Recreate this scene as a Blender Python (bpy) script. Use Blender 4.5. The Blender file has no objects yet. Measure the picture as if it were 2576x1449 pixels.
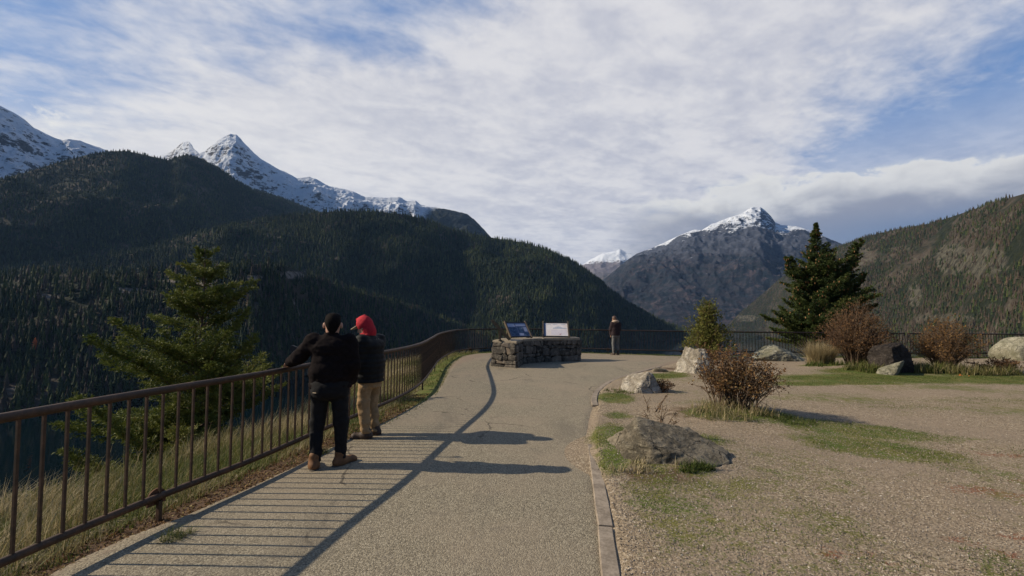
import bpy, math, random
import numpy as np
from mathutils import Matrix, Vector

S = bpy.context.scene
COL = S.collection
R = math.radians

# ------------------------------------------------------------------ camera, sun, sky
FPX, PITCH, ROLL, SHIFT, EYE = 1100.0, R(2.0), R(.56), 29.6, 1.72
cam = bpy.data.cameras.new("camera")
cam.sensor_width = 36; cam.lens = FPX/2576*36; cam.shift_y = SHIFT/2576
cam.clip_start = .05; cam.clip_end = 60000
co = bpy.data.objects.new("camera", cam); COL.objects.link(co)
co.matrix_world = Matrix.Translation((0, 0, EYE)) @ Matrix.Rotation(math.pi/2+PITCH, 4, 'X') @ Matrix.Rotation(ROLL, 4, 'Z')
S.camera = co

SUN_EL, SUN_TOWARD = R(32.4), (-1.0, .035)       # low sun from the left
sv = Vector((SUN_TOWARD[0], SUN_TOWARD[1], 0)).normalized()*math.cos(SUN_EL) + Vector((0, 0, math.sin(SUN_EL)))
sl = bpy.data.lights.new("sun", 'SUN'); sl.energy = 5.0; sl.angle = R(.53); sl.color = (1, .87, .68)
so = bpy.data.objects.new("sun", sl); COL.objects.link(so)
so.rotation_euler = (-sv).to_track_quat('-Z', 'Y').to_euler()

S.view_settings.view_transform = 'Standard'; S.view_settings.look = 'None'
S.view_settings.exposure = .22; S.view_settings.gamma = 1
S.cycles.max_bounces = 6; S.cycles.diffuse_bounces = 1; S.cycles.transparent_max_bounces = 8
S.cycles.volume_bounces = 0; S.cycles.use_denoising = True

class NT:
    """tiny node-graph helper"""
    def __init__(s, tree): s.t = tree; s.n = tree.nodes; s.l = tree.links
    def node(s, typ, ins=None, **kw):
        n = s.n.new(typ)
        for k, v in kw.items(): setattr(n, k, v)
        for k, v in (ins or {}).items(): s.put(n.inputs[k], v)
        return n
    def put(s, sock, v):
        if isinstance(v, bpy.types.NodeSocket): s.l.new(v, sock)
        elif isinstance(v, bpy.types.Node): s.l.new(v.outputs[0], sock)
        else:
            if sock.type == 'RGBA' and len(v) == 3: v = (*v, 1)
            sock.default_value = v
    def m(s, op, a, b=0.0, c=0.0, clamp=False):
        n = s.n.new('ShaderNodeMath'); n.operation = op; n.use_clamp = clamp
        s.put(n.inputs[0], a); s.put(n.inputs[1], b); s.put(n.inputs[2], c); return n.outputs[0]
    def vm(s, op, a, b=(0, 0, 0)):
        n = s.n.new('ShaderNodeVectorMath'); n.operation = op
        s.put(n.inputs[0], a); s.put(n.inputs[1], b)
        return n.outputs['Value'] if op in ('LENGTH', 'DISTANCE', 'DOT_PRODUCT') else n.outputs[0]
    def ss(s, x, lo, hi, a=0.0, b=1.0):
        n = s.n.new('ShaderNodeMapRange'); n.interpolation_type = 'SMOOTHSTEP'
        for i, v in enumerate((x, lo, hi, a, b)): s.put(n.inputs[i], v)
        return n.outputs[0]
    def noise(s, vec, scale, detail=4, rough=.55, dist=0.0, out=0):
        n = s.n.new('ShaderNodeTexNoise'); n.noise_dimensions = '3D'
        s.put(n.inputs['Vector'], vec)
        for k, v in (('Scale', scale), ('Detail', detail), ('Roughness', rough), ('Distortion', dist)): s.put(n.inputs[k], v)
        return n.outputs[out]
    def vor(s, vec, scale, feature='F1', out='Distance', rnd=1.0):
        n = s.n.new('ShaderNodeTexVoronoi'); n.feature = feature
        s.put(n.inputs['Vector'], vec); n.inputs['Scale'].default_value = scale; n.inputs['Randomness'].default_value = rnd
        return n.outputs[out]
    def mix(s, f, a, b):
        n = s.n.new('ShaderNodeMix'); n.data_type = 'RGBA'
        s.put(n.inputs[0], f); s.put(n.inputs[6], a); s.put(n.inputs[7], b); return n.outputs[2]
    def ramp(s, f, stops):
        n = s.n.new('ShaderNodeValToRGB'); e = n.color_ramp.elements
        while len(e) < len(stops): e.new(.5)
        for el, (p, c) in zip(e, stops): el.position = p; el.color = (*c, 1)
        s.put(n.inputs[0], f); return n.outputs[0]
    def attr(s, name, out='Fac'):
        n = s.n.new('ShaderNodeAttribute'); n.attribute_name = name; return n.outputs[out]
    def xyz(s, x, y, z):
        n = s.n.new('ShaderNodeCombineXYZ')
        for i, v in enumerate((x, y, z)): s.put(n.inputs[i], v)
        return n.outputs[0]

def make_world():
    W = bpy.data.worlds.new("World"); S.world = W; W.use_nodes = True
    g = NT(W.node_tree); g.n.clear()
    sky = g.node('ShaderNodeTexSky'); sky.sky_type = 'NISHITA'; sky.sun_disc = False
    sky.sun_elevation = SUN_EL; sky.sun_rotation = math.atan2(sv.x, sv.y)
    sky.altitude = 500; sky.air_density = 1.0; sky.dust_density = .6; sky.ozone_density = 2.0
    d = g.node('ShaderNodeTexCoord').outputs['Generated']
    sp = g.node('ShaderNodeSeparateXYZ', {0: d})
    x, y, z = sp.outputs
    zz = g.m('ADD', g.m('MAXIMUM', z, 0.0), .10)
    p = g.xyz(g.m('DIVIDE', x, zz), g.m('DIVIDE', y, zz), 0.0)          # flat cloud sheet overhead
    # streaked high cloud sheet
    ca, sa = math.cos(R(24)), math.sin(R(24))
    pr = g.xyz(g.m('ADD', g.m('MULTIPLY', g.m('DIVIDE', x, zz), ca), g.m('MULTIPLY', g.m('DIVIDE', y, zz), sa)),
               g.m('MULTIPLY', g.m('SUBTRACT', g.m('MULTIPLY', g.m('DIVIDE', y, zz), ca), g.m('MULTIPLY', g.m('DIVIDE', x, zz), sa)), 1.6), 3.0)
    big = g.noise(pr, .62, 4, .55, .6)
    puff = g.noise(pr, 3.6, 5, .58, .35)
    rip = g.noise(g.vm('ADD', p, (7, 3, 1)), 15.0, 3, .6, .2)
    cov = g.m('ADD', g.m('MULTIPLY', g.m('SUBTRACT', big, .5), 1.55), .82)
    for (bx, by, r, k) in ((1.6, 1.6, .85, .52), (2.7, 2.3, .9, .40), (-.25, 1.14, .45, .52), (-1.5, 1.3, .65, .50), (-.62, 1.3, .3, .2), (-.55, 1.75, .5, -.18),
                           (.45, 1.6, .8, -.40), (-1.2, 2.5, 1.0, -.35), (.2, 3.2, 1.5, -.3), (-2.0, 2.1, .5, -.2)):
        dist = g.vm('DISTANCE', p, (bx, by, 0))
        cov = g.m('SUBTRACT', cov, g.ss(dist, 0.0, r*1.6, k, 0.0))
    den = g.m('ADD', cov, g.m('ADD', g.m('MULTIPLY', g.m('SUBTRACT', puff, .5), .72), g.m('MULTIPLY', g.m('SUBTRACT', rip, .5), .26)))
    mask = g.ss(den, .10, .92)
    mask = g.m('MAXIMUM', mask, g.ss(z, .42, .16, 0.0, .93))            # milky towards the horizon
    ct = g.ss(g.m('ADD', g.m('MULTIPLY', big, .35), g.m('ADD', g.m('MULTIPLY', puff, .45), g.m('MULTIPLY', rip, .2))), .38, .62)
    ccol = g.mix(ct, (.55, .565, .65), (.79, .78, .80))
    glow = g.m('MULTIPLY', g.ss(x, .2, -.7, 0.0, .42), g.ss(z, .55, .25))                                   # brighter on the sun's side
    ccol = g.mix(glow, ccol, (1.0, .97, .92))
    # low cumulus bank on the right
    cb = g.m('ADD', g.m('MULTIPLY', g.noise(g.vm('MULTIPLY', d, (4.0, 4.0, 9.0)), 1.0, 2, .5, .25), .5), g.m('MULTIPLY', g.noise(g.vm('MULTIPLY', d, (12.0, 12.0, 24.0)), 1.0, 6, .55, .3), .5))
    azr = g.m('DIVIDE', x, g.m('MAXIMUM', y, .05))
    hgt = g.m('ADD', z, g.m('MULTIPLY', g.m('SUBTRACT', cb, .5), .20))
    top = g.m('ADD', .262, g.ss(azr, .45, 1.25, .0, -.022))
    side = g.ss(g.m('ADD', azr, g.m('MULTIPLY', g.m('SUBTRACT', cb, .5), .5)), .16, .42)
    low = g.m('MULTIPLY', g.ss(hgt, top, g.m('SUBTRACT', top, .016)), side)
    low = g.m('MULTIPLY', low, g.ss(z, .045, .13, .55, .96))
    lit = g.ss(g.m('SUBTRACT', top, hgt), .085, .008)
    lcol = g.mix(lit, (.30, .315, .385), (.86, .845, .81))
    bluegrey = g.m('MULTIPLY', g.ss(azr, .45, .95), g.ss(z, .20, .145))
    lcol = g.mix(bluegrey, lcol, (.155, .215, .345))
    # small wisps beside the left peaks
    wi = g.noise(g.vm('MULTIPLY', d, (9, 9, 14)), 1.6, 5, .6)
    wm = g.m('MULTIPLY', g.ss(wi, .42, .60), g.ss(g.vm('DISTANCE', d, (-.705, .655, .27)), .075, .02))
    b1 = g.node('ShaderNodeBackground', {0: g.mix(.55, sky, (1.0, 3.2, 8.0)), 1: g.ss(y, .50, .0, .075, .042)})  # clear sky dimmed beside and behind the camera to cut fill light
    col = g.mix(low, ccol, lcol); col = g.mix(wm, col, (.92, .9, .86))
    b2 = g.node('ShaderNodeBackground', {0: col, 1: .82})
    back = g.m('MULTIPLY', g.ss(y, .50, .02, 1.0, .10), g.ss(z, .62, .80, 1.0, .25))                                   # clouds faded outside the view, added to deepen the shadows
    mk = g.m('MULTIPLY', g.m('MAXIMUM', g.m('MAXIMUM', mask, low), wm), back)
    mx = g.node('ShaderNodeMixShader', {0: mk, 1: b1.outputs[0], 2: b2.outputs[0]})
    o = g.node('ShaderNodeOutputWorld'); g.l.new(mx.outputs[0], o.inputs[0])
make_world()

# ------------------------------------------------------------------ helpers
rng = np.random.default_rng(7)
random.seed(7)

def ray(px, py):
    """direction of a photo point (2576 wide) as azimuth and slope, used for far ridge lines"""
    u = (px-1288)/FPX; v = (724-py+SHIFT)/FPX
    d = Matrix.Rotation(math.pi/2+PITCH, 3, 'X') @ Matrix.Rotation(ROLL, 3, 'Z') @ Vector((u, v, -1))
    return math.atan2(d.x, d.y), d.z/math.hypot(d.x, d.y)

def _hash(ix, iy, iz):
    h = (ix.astype(np.int64)*374761393 + iy.astype(np.int64)*668265263 + iz.astype(np.int64)*2147483647*3 + iz.astype(np.int64)*1274126177) & 0xffffffff
    h = ((h ^ (h >> 13))*1274126177) & 0xffffffff
    h = (h ^ (h >> 16)) & 0xffff
    return h.astype(np.float32)/65535.0
def vnoise(P):
    P = np.asarray(P, dtype=np.float64); i = np.floor(P); f = (P-i).astype(np.float32); i = i.astype(np.int64)
    f = f*f*(3-2*f); out = 0
    for dx in (0, 1):
        for dy in (0, 1):
            for dz in (0, 1):
                w = (f[..., 0] if dx else 1-f[..., 0])*(f[..., 1] if dy else 1-f[..., 1])*(f[..., 2] if dz else 1-f[..., 2])
                out = out + w*_hash(i[..., 0]+dx, i[..., 1]+dy, i[..., 2]+dz)
    return out*2-1
def fbm(P, octaves=4, gain=.5, lac=2.03, ridged=False):
    a, s, t = 1.0, 0.0, 0.0; P = np.asarray(P, dtype=np.float64)
    for k in range(octaves):
        n = vnoise(P + k*17.3)
        if ridged: n = 1-2*np.abs(n)
        s = s + a*n; t += a; a *= gain; P = P*lac
    return s/t

def mk(name, V, F, mat=None, parent=None, smooth=True, attrs=None, mats=None, mi=None):
    """one mesh object from arrays; F is a list of (n,3)/(n,4) index arrays"""
    me = bpy.data.meshes.new(name)
    V = np.asarray(V, dtype=np.float32).reshape(-1, 3)
    if not isinstance(F, (list, tuple)): F = [F]
    F = [np.atleast_2d(np.asarray(f, dtype=np.int32)) for f in F if len(f)]
    nl = sum(f.size for f in F); npoly = sum(len(f) for f in F)
    me.vertices.add(len(V)); me.vertices.foreach_set('co', V.ravel())
    me.loops.add(nl); me.loops.foreach_set('vertex_index', np.concatenate([f.ravel() for f in F]))
    me.polygons.add(npoly)
    tot = np.concatenate([np.full(len(f), f.shape[1], np.int32) for f in F])
    me.polygons.foreach_set('loop_start', np.concatenate(([0], np.cumsum(tot)[:-1])).astype(np.int32))
    me.polygons.foreach_set('use_smooth', np.full(npoly, smooth))
    for m_ in (mats or ([mat] if mat else [])): me.materials.append(m_)
    if mi is not None: me.polygons.foreach_set('material_index', np.asarray(mi, np.int32))
    for k, v in (attrs or {}).items():
        a = me.attributes.new(k, 'FLOAT', 'POINT'); a.data.foreach_set('value', np.asarray(v, np.float32).ravel())
    me.update(calc_edges=True); me.validate()
    o = bpy.data.objects.new(name, me); COL.objects.link(o)
    if parent: o.parent = parent
    return o

class MB:
    """collects pieces into one mesh"""
    def __init__(s): s.V = []; s.T = []; s.Q = []; s.n = 0; s.A = []
    def add(s, V, T=None, Q=None, tint=.5):
        V = np.asarray(V, float).reshape(-1, 3)
        s.V.append(V)
        if T is not None and len(T): s.T.append(np.asarray(T, int).reshape(-1, 3)+s.n)
        if Q is not None and len(Q): s.Q.append(np.asarray(Q, int).reshape(-1, 4)+s.n)
        s.A.append(np.broadcast_to(np.asarray(tint, float), (len(V),)).copy()); s.n += len(V)
    def box(s, c, size, rot=None, tint=.5, taper=1.0):
        v = np.array([[x, y, z] for z in (-.5, .5) for y in (-.5, .5) for x in (-.5, .5)])
        v[4:, :2] *= taper
        v = v*np.array(size)
        if rot is not None: v = v @ np.array(rot).T
        s.add(v+np.array(c), Q=[(0, 2, 3, 1), (4, 5, 7, 6), (0, 1, 5, 4), (2, 6, 7, 3), (0, 4, 6, 2), (1, 3, 7, 5)], tint=tint)
    def tube(s, pts, rad, n=8, cap=True, tint=.5):
        P = np.asarray(pts, float); m = len(P); rad = np.broadcast_to(np.asarray(rad, float), (m,))
        t = np.gradient(P, axis=0); t /= np.linalg.norm(t, axis=1, keepdims=True)+1e-12
        ref = np.array([0, 0, 1.0]) if abs(t[:, 2]).mean() < .8 else np.array([0, 1.0, 0])
        a = np.cross(t, ref); a /= np.linalg.norm(a, axis=1, keepdims=True)+1e-12; b = np.cross(a, t)
        th = np.arange(n)/n*2*np.pi
        V = P[:, None]+rad[:, None, None]*(a[:, None]*np.cos(th)[None, :, None]+b[:, None]*np.sin(th)[None, :, None])
        i = np.arange(m-1)[:, None]*n; j = np.arange(n)[None]; j2 = (j+1) % n
        Q = np.stack([i+j, i+j2, i+n+j2, i+n+j], -1).reshape(-1, 4)
        V = V.reshape(-1, 3); T = []
        if cap:
            V = np.vstack([V, P[0], P[-1]]); a0 = m*n
            T = [(a0, (k+1) % n, k) for k in range(n)]+[(a0+1, (m-1)*n+k, (m-1)*n+(k+1) % n) for k in range(n)]
        s.add(V, T, Q, tint)
    def build(s, name, mat, parent=None, smooth=False):
        F = []
        if s.Q: F.append(np.vstack(s.Q))
        if s.T: F.append(np.vstack(s.T))
        return mk(name, np.vstack(s.V), F, mat, parent, smooth, {'tint': np.concatenate(s.A)})

def tag(o, label=None, cat=None, group=None, kind=None):
    for k, v in (('label', label), ('category', cat), ('group', group), ('kind', kind)):
        if v: o[k] = v
    return o
def empty(name, loc, rz=0, **kw):
    o = bpy.data.objects.new(name, None); COL.objects.link(o); o.location = loc; o.rotation_euler.z = rz
    o.empty_display_size = .1
    return tag(o, **kw)

# ------------------------------------------------------------------ materials
def mat(name, fn):
    m_ = bpy.data.materials.new(name); m_.use_nodes = True
    g = NT(m_.node_tree); g.n.clear()
    out = g.node('ShaderNodeOutputMaterial'); sh = fn(g)
    g.l.new(sh.outputs[0] if hasattr(sh, 'outputs') else sh, out.inputs[0]); return m_
def pbsdf(g, col, rough=.8, spec=.3, metal=0.0, bump=None, bs=.3, bd=.01, **kw):
    n = g.node('ShaderNodeBsdfPrincipled', {'Base Color': col, 'Roughness': rough, 'Metallic': metal, 'Specular IOR Level': spec})
    for k, v in kw.items(): g.put(n.inputs[k], v)
    if bump is not None:
        b = g.node('ShaderNodeBump', {'Height': bump, 'Strength': bs, 'Distance': bd}); g.l.new(b.outputs[0], n.inputs['Normal'])
    return n
def obj_co(g): return g.node('ShaderNodeTexCoord').outputs['Object']
def gen_pos(g): return g.node('ShaderNodeNewGeometry').outputs['Position']

def simple(name, c1, c2, scale=8, rough=.8, spec=.3, bs=.25, bd=.01, metal=0.0, **kw):
    def f(g):
        p = obj_co(g); n = g.noise(p, scale, 5, .6); n2 = g.noise(p, scale*7, 3, .6)
        h = g.m('ADD', g.m('MULTIPLY', n, .6), g.m('MULTIPLY', n2, .4))
        return pbsdf(g, g.mix(g.ss(h, .35, .65), c1, c2), rough, spec, metal, h, bs, bd, **kw)
    return mat(name, f)

def leafy(name, stops, trans=.25, rough=.7):
    def f(g):
        t = g.attr('tint')
        c = g.ramp(t, stops)
        a = pbsdf(g, c, rough, .25)
        b = g.node('ShaderNodeBsdfTranslucent', {0: c})
        return g.node('ShaderNodeMixShader', {0: trans, 1: a.outputs[0], 2: b.outputs[0]})
    return mat(name, f)

M = {}
def mat_ground(g):
    p = gen_pos(g)
    moss, dirt, ndl = g.attr('moss'), g.attr('dirt'), g.attr('needles')
    v1 = g.vor(p, 95, 'F1', 'Color'); v1d = g.vor(p, 95); v2 = g.vor(p, 38, 'F1', 'Color'); v2d = g.vor(p, 38)
    s1 = g.node('ShaderNodeSeparateColor', {0: v1}); s2 = g.node('ShaderNodeSeparateColor', {0: v2})
    n1 = g.noise(p, .8, 4, .6); n2 = g.noise(p, 6, 5, .65); n3 = g.noise(p, 40, 3, .6)
    st = g.m('ADD', g.m('MULTIPLY', s1.outputs[0], .62), g.m('MULTIPLY', s2.outputs[0], .38))
    c = g.ramp(st, [(.05, (.080, .061, .040)), (.35, (.198, .151, .098)), (.62, (.285, .221, .146)), (.85, (.39, .322, .23)), (1.0, (.58, .51, .40))])
    c = g.mix(g.ss(n1, .35, .65, 0.0, .65), c, (.245, .19, .135)); c = g.mix(g.ss(g.noise(p, 1.7, 5, .65), .5, .7, 0.0, .40), c, (.18, .145, .10))
    dm = g.ss(g.m('ADD', dirt, g.m('MULTIPLY', g.m('SUBTRACT', n2, .5), 1.1)), .35, .7)
    c = g.mix(dm, c, g.mix(n3, (.048, .030, .019), (.15, .095, .058)))
    nm = g.ss(g.m('ADD', ndl, g.m('MULTIPLY', g.m('SUBTRACT', g.m('ADD', g.m('MULTIPLY', g.noise(p, 26, 4, .75), .5), g.m('MULTIPLY', g.noise(g.vm('MULTIPLY', p, (2.5, 6, 1)), 1.0, 4, .6), .5)), .5), 2.6)), .45, .75)
    c = g.mix(g.m('MULTIPLY', nm, .85), c, g.mix(g.noise(p, 60, 2, .6), (.11, .04, .022), (.27, .095, .05)))
    mm = g.ss(g.m('ADD', moss, g.m('ADD', g.m('MULTIPLY', g.m('SUBTRACT', n2, .5), 1.0), g.m('MULTIPLY', g.m('SUBTRACT', n3, .5), 1.0))), .27, .60)
    mc = g.mix(g.ss(g.noise(p, 3.0, 4, .6), .35, .65), (.078, .125, .014), (.165, .155, .040))
    mc = g.mix(g.ss(n3, .3, .7, 0.0, .6), mc, (.05, .06, .012))
    c = g.mix(g.m('MULTIPLY', mm, .92), c, mc)
    h = g.m('ADD', g.m('MULTIPLY', g.m('SUBTRACT', 1.0, v1d), .5), g.m('ADD', g.m('MULTIPLY', g.m('SUBTRACT', 1.0, v2d), .6), g.m('MULTIPLY', n3, .8)))
    return pbsdf(g, c, .95, .15, 0, h, .55, .012)
M['ground'] = mat('gravel_ground', mat_ground)
def mat_path(g):
    p = gen_pos(g)
    v = g.vor(p, 105, 'F1', 'Color'); vd = g.vor(p, 105); s1 = g.node('ShaderNodeSeparateColor', {0: v})
    n1 = g.noise(p, .55, 4, .6); n2 = g.noise(p, 9, 4, .65); n3 = g.noise(p, 120, 2, .6)
    c = g.ramp(g.m('ADD', g.m('MULTIPLY', s1.outputs[0], .75), g.m('MULTIPLY', n3, .25)),
               [(.1, (.10, .085, .060)), (.4, (.188, .160, .112)), (.65, (.26, .224, .156)), (.86, (.355, .31, .225)), (1.0, (.52, .475, .385))])
    c = g.mix(g.ss(n1, .38, .66, 0.0, .55), c, (.275, .222, .158)); c = g.mix(g.ss(g.noise(g.vm('MULTIPLY', p, (1.6, .5, 1)), 1.0, 5, .65, .5), .52, .68, 0.0, .42), c, (.12, .105, .082))
    ck = g.vor(g.vm('ADD', p, g.vm('MULTIPLY', g.noise(p, 2.2, 4, .6, 0, 1), (.5, .5, 0))), .42, 'DISTANCE_TO_EDGE'); ckm = g.m('MULTIPLY', g.ss(ck, .008, .003), g.ss(n1, .48, .58))
    c = g.mix(g.m('MULTIPLY', ckm, .75), c, (.045, .038, .03))
    c = g.mix(g.ss(n2, .52, .72, 0.0, .35), c, (.14, .12, .095))
    d = g.attr('dirt')
    c = g.mix(g.ss(g.m('ADD', d, g.m('MULTIPLY', g.m('SUBTRACT', n2, .5), .9)), .4, .8, 0.0, .75), c, (.235, .175, .125))
    h = g.m('ADD', g.m('MULTIPLY', g.m('SUBTRACT', 1.0, vd), .7), g.m('MULTIPLY', n2, .5))
    return pbsdf(g, c, .92, .2, 0, h, .6, .009)
M['path'] = mat('worn_asphalt', mat_path)
M['kerb'] = simple('kerb_concrete', (.165, .135, .103), (.30, .25, .195), 7, .95, .2, .5, .006)
M['water'] = mat('lake_water', lambda g: pbsdf(g, (.001, .005, .0065), .06, .22, 0, g.noise(g.vm('MULTIPLY', gen_pos(g), (.05, .12, 1)), 1.0, 4, .6), .10, 1.0))
def mat_metal(g):
    p = obj_co(g); n = g.noise(p, 9, 5, .65); n2 = g.noise(p, 70, 3, .6)
    c = g.mix(g.ss(n, .4, .7), (.043, .025, .014), (.098, .051, .027))
    c = g.mix(g.ss(n2, .58, .75, 0.0, .5), c, (.15, .072, .04))
    return pbsdf(g, c, .6, .35, .0, n2, .2, .002)
M['rail'] = mat('rusty_brown_steel', mat_metal)
M['rust'] = simple('rusty_plate_steel', (.085, .040, .022), (.17, .085, .048), 16, .8, .2, .2, .002)
M['rail_dark'] = simple('dark_brown_steel', (.018, .013, .011), (.045, .030, .022), 12, .55, .4, .15, .002, .2)
M['frame'] = simple('bronze_frame', (.075, .055, .035), (.13, .10, .065), 20, .55, .4, .1, .002, .3)
M['black'] = simple('black_paint', (.012, .012, .013), (.022, .022, .024), 20, .5, .4, .1, .002)
def mat_rock(base1, base2, lich, lf=.5):
    def f(g):
        p = obj_co(g); n = g.noise(p, 2.6, 7, .72, .7); n2 = g.noise(p, 19, 6, .75); n3 = g.noise(g.vm('MULTIPLY', p, (1.2, 1, 4.5)), 4, 6, .72, 1.2)
        pw = g.vm('ADD', p, g.vm('MULTIPLY', g.noise(p, 4, 4, .6, 0, 1), (.25, .25, .25)))
        cr = g.vor(pw, 2.6, 'DISTANCE_TO_EDGE'); crm = g.m('MULTIPLY', g.ss(cr, .022, .003), g.ss(n, .46, .56))
        c = g.mix(g.ss(n, .38, .62), base1, base2)
        c = g.mix(g.ss(n3, .54, .64, 0.0, lf), c, lich)
        c = g.mix(g.ss(n2, .53, .66, 0.0, .75), c, tuple(v*.35 for v in base1))
        c = g.mix(g.ss(g.noise(g.vm('ADD', p, (5, 2, 1)), 11, 5, .7), .60, .68, 0.0, .7), c, tuple(min(1, v*1.35) for v in lich))
        c = g.mix(g.m('MULTIPLY', crm, .8), c, (.02, .017, .014))
        h = g.m('ADD', g.m('MULTIPLY', n, .9), g.m('ADD', g.m('MULTIPLY', n2, .45), g.m('SUBTRACT', g.m('MULTIPLY', n3, .7), g.m('MULTIPLY', crm, .5))))
        return pbsdf(g, c, .92, .2, 0, h, 1.0, .07)
    return f
M['rock'] = mat('grey_lichen_rock', mat_rock((.105, .090, .064), (.245, .208, .150), (.32, .285, .21)))
M['rock_white'] = mat('pale_rock', mat_rock((.25, .215, .165), (.52, .47, .39), (.14, .12, .075)))
M['rock_green'] = mat('pale_green_rock', mat_rock((.18, .17, .115), (.38, .355, .27), (.11, .12, .06)))
M['rock_dark'] = mat('dark_rock', mat_rock((.022, .018, .016), (.055, .045, .039), (.14, .12, .10), .35))
def mat_stone(g):
    t = g.attr('tint'); p = obj_co(g); n = g.noise(p, 9, 5, .7); n2 = g.noise(p, 40, 4, .7)
    c = g.ramp(t, [(0, (.032, .029, .025)), (.4, (.075, .066, .055)), (.7, (.13, .108, .088)), (.9, (.21, .16, .115)), (1, (.34, .295, .235))])
    c = g.mix(g.ss(n, .45, .7, 0.0, .6), c, (.30, .265, .21)); c = g.mix(g.ss(n2, .55, .7, 0.0, .6), c, (.05, .045, .04))
    return pbsdf(g, c, .92, .2, 0, g.m('ADD', n, g.m('MULTIPLY', n2, .4)), .7, .015)
M['stone'] = mat('rubble_stone', mat_stone)
M['mortar'] = simple('dark_mortar', (.018, .016, .014), (.038, .034, .029), 18, .95, .1, .5, .01)
M['cap'] = simple('sandstone_cap', (.20, .165, .12), (.31, .265, .20), 6, .92, .2, .4, .006)
M['bark'] = simple('fir_bark', (.06, .045, .034), (.16, .125, .095), 30, .95, .1, .8, .01)
M['twig'] = simple('bare_twigs', (.075, .050, .034), (.16, .115, .08), 30, .9, .1, .3, .003)
M['fir'] = leafy('fir_needles', [(0, (.012, .022, .010)), (.45, (.036, .058, .017)), (.8, (.080, .105, .026)), (.93, (.10, .105, .03)), (1, (.17, .085, .03))], .18)
M['fir_lit'] = leafy('fir_needles_sunlit', [(0, (.022, .036, .010)), (.45, (.085, .110, .020)), (.8, (.18, .19, .040)), (.93, (.14, .125, .04)), (1, (.22, .11, .03))], .2)  # brighter copy of the fir needles, sunlight put into the colour
M['cone'] = leafy('fir_cones', [(0, (.16, .075, .03)), (1, (.32, .17, .07))], .0)
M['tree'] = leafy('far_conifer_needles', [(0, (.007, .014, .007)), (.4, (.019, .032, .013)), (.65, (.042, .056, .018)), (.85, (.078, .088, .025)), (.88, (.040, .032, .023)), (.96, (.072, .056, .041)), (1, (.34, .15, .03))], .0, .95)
M['leaf_red'] = leafy('russet_leaves', [(0, (.045, .020, .012)), (.45, (.120, .062, .028)), (.8, (.21, .115, .046)), (1, (.30, .18, .08))], .3)
M['leaf_or'] = leafy('rust_orange_leaves', [(0, (.05, .026, .014)), (.4, (.14, .075, .028)), (.8, (.25, .14, .05)), (1, (.42, .28, .10))], .3)
M['leaf_br'] = leafy('brown_leaves', [(0, (.045, .022, .012)), (.45, (.16, .085, .036)), (.8, (.27, .165, .065)), (1, (.33, .27, .10))], .3)
M['leaf_yg'] = leafy('yellow_green_leaves', [(0, (.045, .055, .012)), (.5, (.13, .14, .030)), (.85, (.24, .215, .05)), (1, (.40, .30, .09))], .35)
M['grass'] = leafy('grass_blades', [(0, (.030, .050, .010)), (.35, (.075, .105, .018)), (.6, (.15, .145, .045)), (.85, (.30, .235, .12)), (1, (.46, .38, .23))], .3)
M['pebble'] = leafy('pebbles', [(0, (.08, .066, .052)), (.5, (.24, .195, .15)), (.85, (.33, .28, .22)), (1, (.46, .41, .35))], .0)
M['orange'] = leafy('orange_leaf', [(0, (.55, .14, .03)), (1, (.75, .22, .05))], .3)
M['skin'] = simple('skin', (.40, .21, .14), (.48, .27, .185), 14, .55, .4, .05, .003)
M['hair'] = simple('black_hair', (.005, .0042, .004), (.012, .010, .009), 60, .9, .06, .6, .004)
M['hair_br'] = simple('brown_hair', (.045, .022, .012), (.095, .05, .028), 60, .5, .4, .5, .004)
M['jacket'] = simple('black_brown_cloth', (.009, .0068, .0070), (.016, .012, .0122), 26, .95, .06, .35, .006)
M['puffer'] = simple('black_quilted_nylon', (.007, .0075, .008), (.013, .014, .0145), 20, .7, .15, .25, .008)
M['khaki'] = simple('khaki_cloth', (.25, .165, .085), (.345, .235, .125), 11, .9, .15, .5, .012)
M['blackcloth'] = simple('black_denim', (.007, .007, .008), (.013, .013, .014), 20, .85, .2, .35, .008)
M['redcloth'] = simple('red_cotton', (.34, .016, .026), (.47, .026, .038), 14, .85, .2, .3, .01)
M['beige'] = simple('beige_cloth', (.42, .33, .22), (.52, .42, .29), 20, .9, .15, .2, .003)
M['tanboot'] = simple('tan_boot_leather', (.13, .062, .026), (.20, .098, .042), 18, .7, .3, .3, .004)
M['brownboot'] = simple('dark_brown_leather', (.035, .024, .018), (.075, .05, .036), 18, .65, .3, .3, .004)
M['sole'] = simple('shoe_sole', (.05, .042, .035), (.09, .075, .06), 18, .9, .2, .2, .003)
M['greyjean'] = simple('grey_denim', (.10, .102, .10), (.17, .168, .16), 16, .9, .15, .4, .008)
M['fur'] = simple('fur_trim', (.30, .22, .16), (.50, .38, .28), 40, .95, .1, .9, .01)
M['plum'] = simple('dark_plum_cloth', (.022, .014, .016), (.040, .026, .028), 20, .85, .2, .3, .006)
M['eye'] = simple('eye_white', (.6, .58, .55), (.66, .64, .6), 5, .3, .5)

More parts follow.
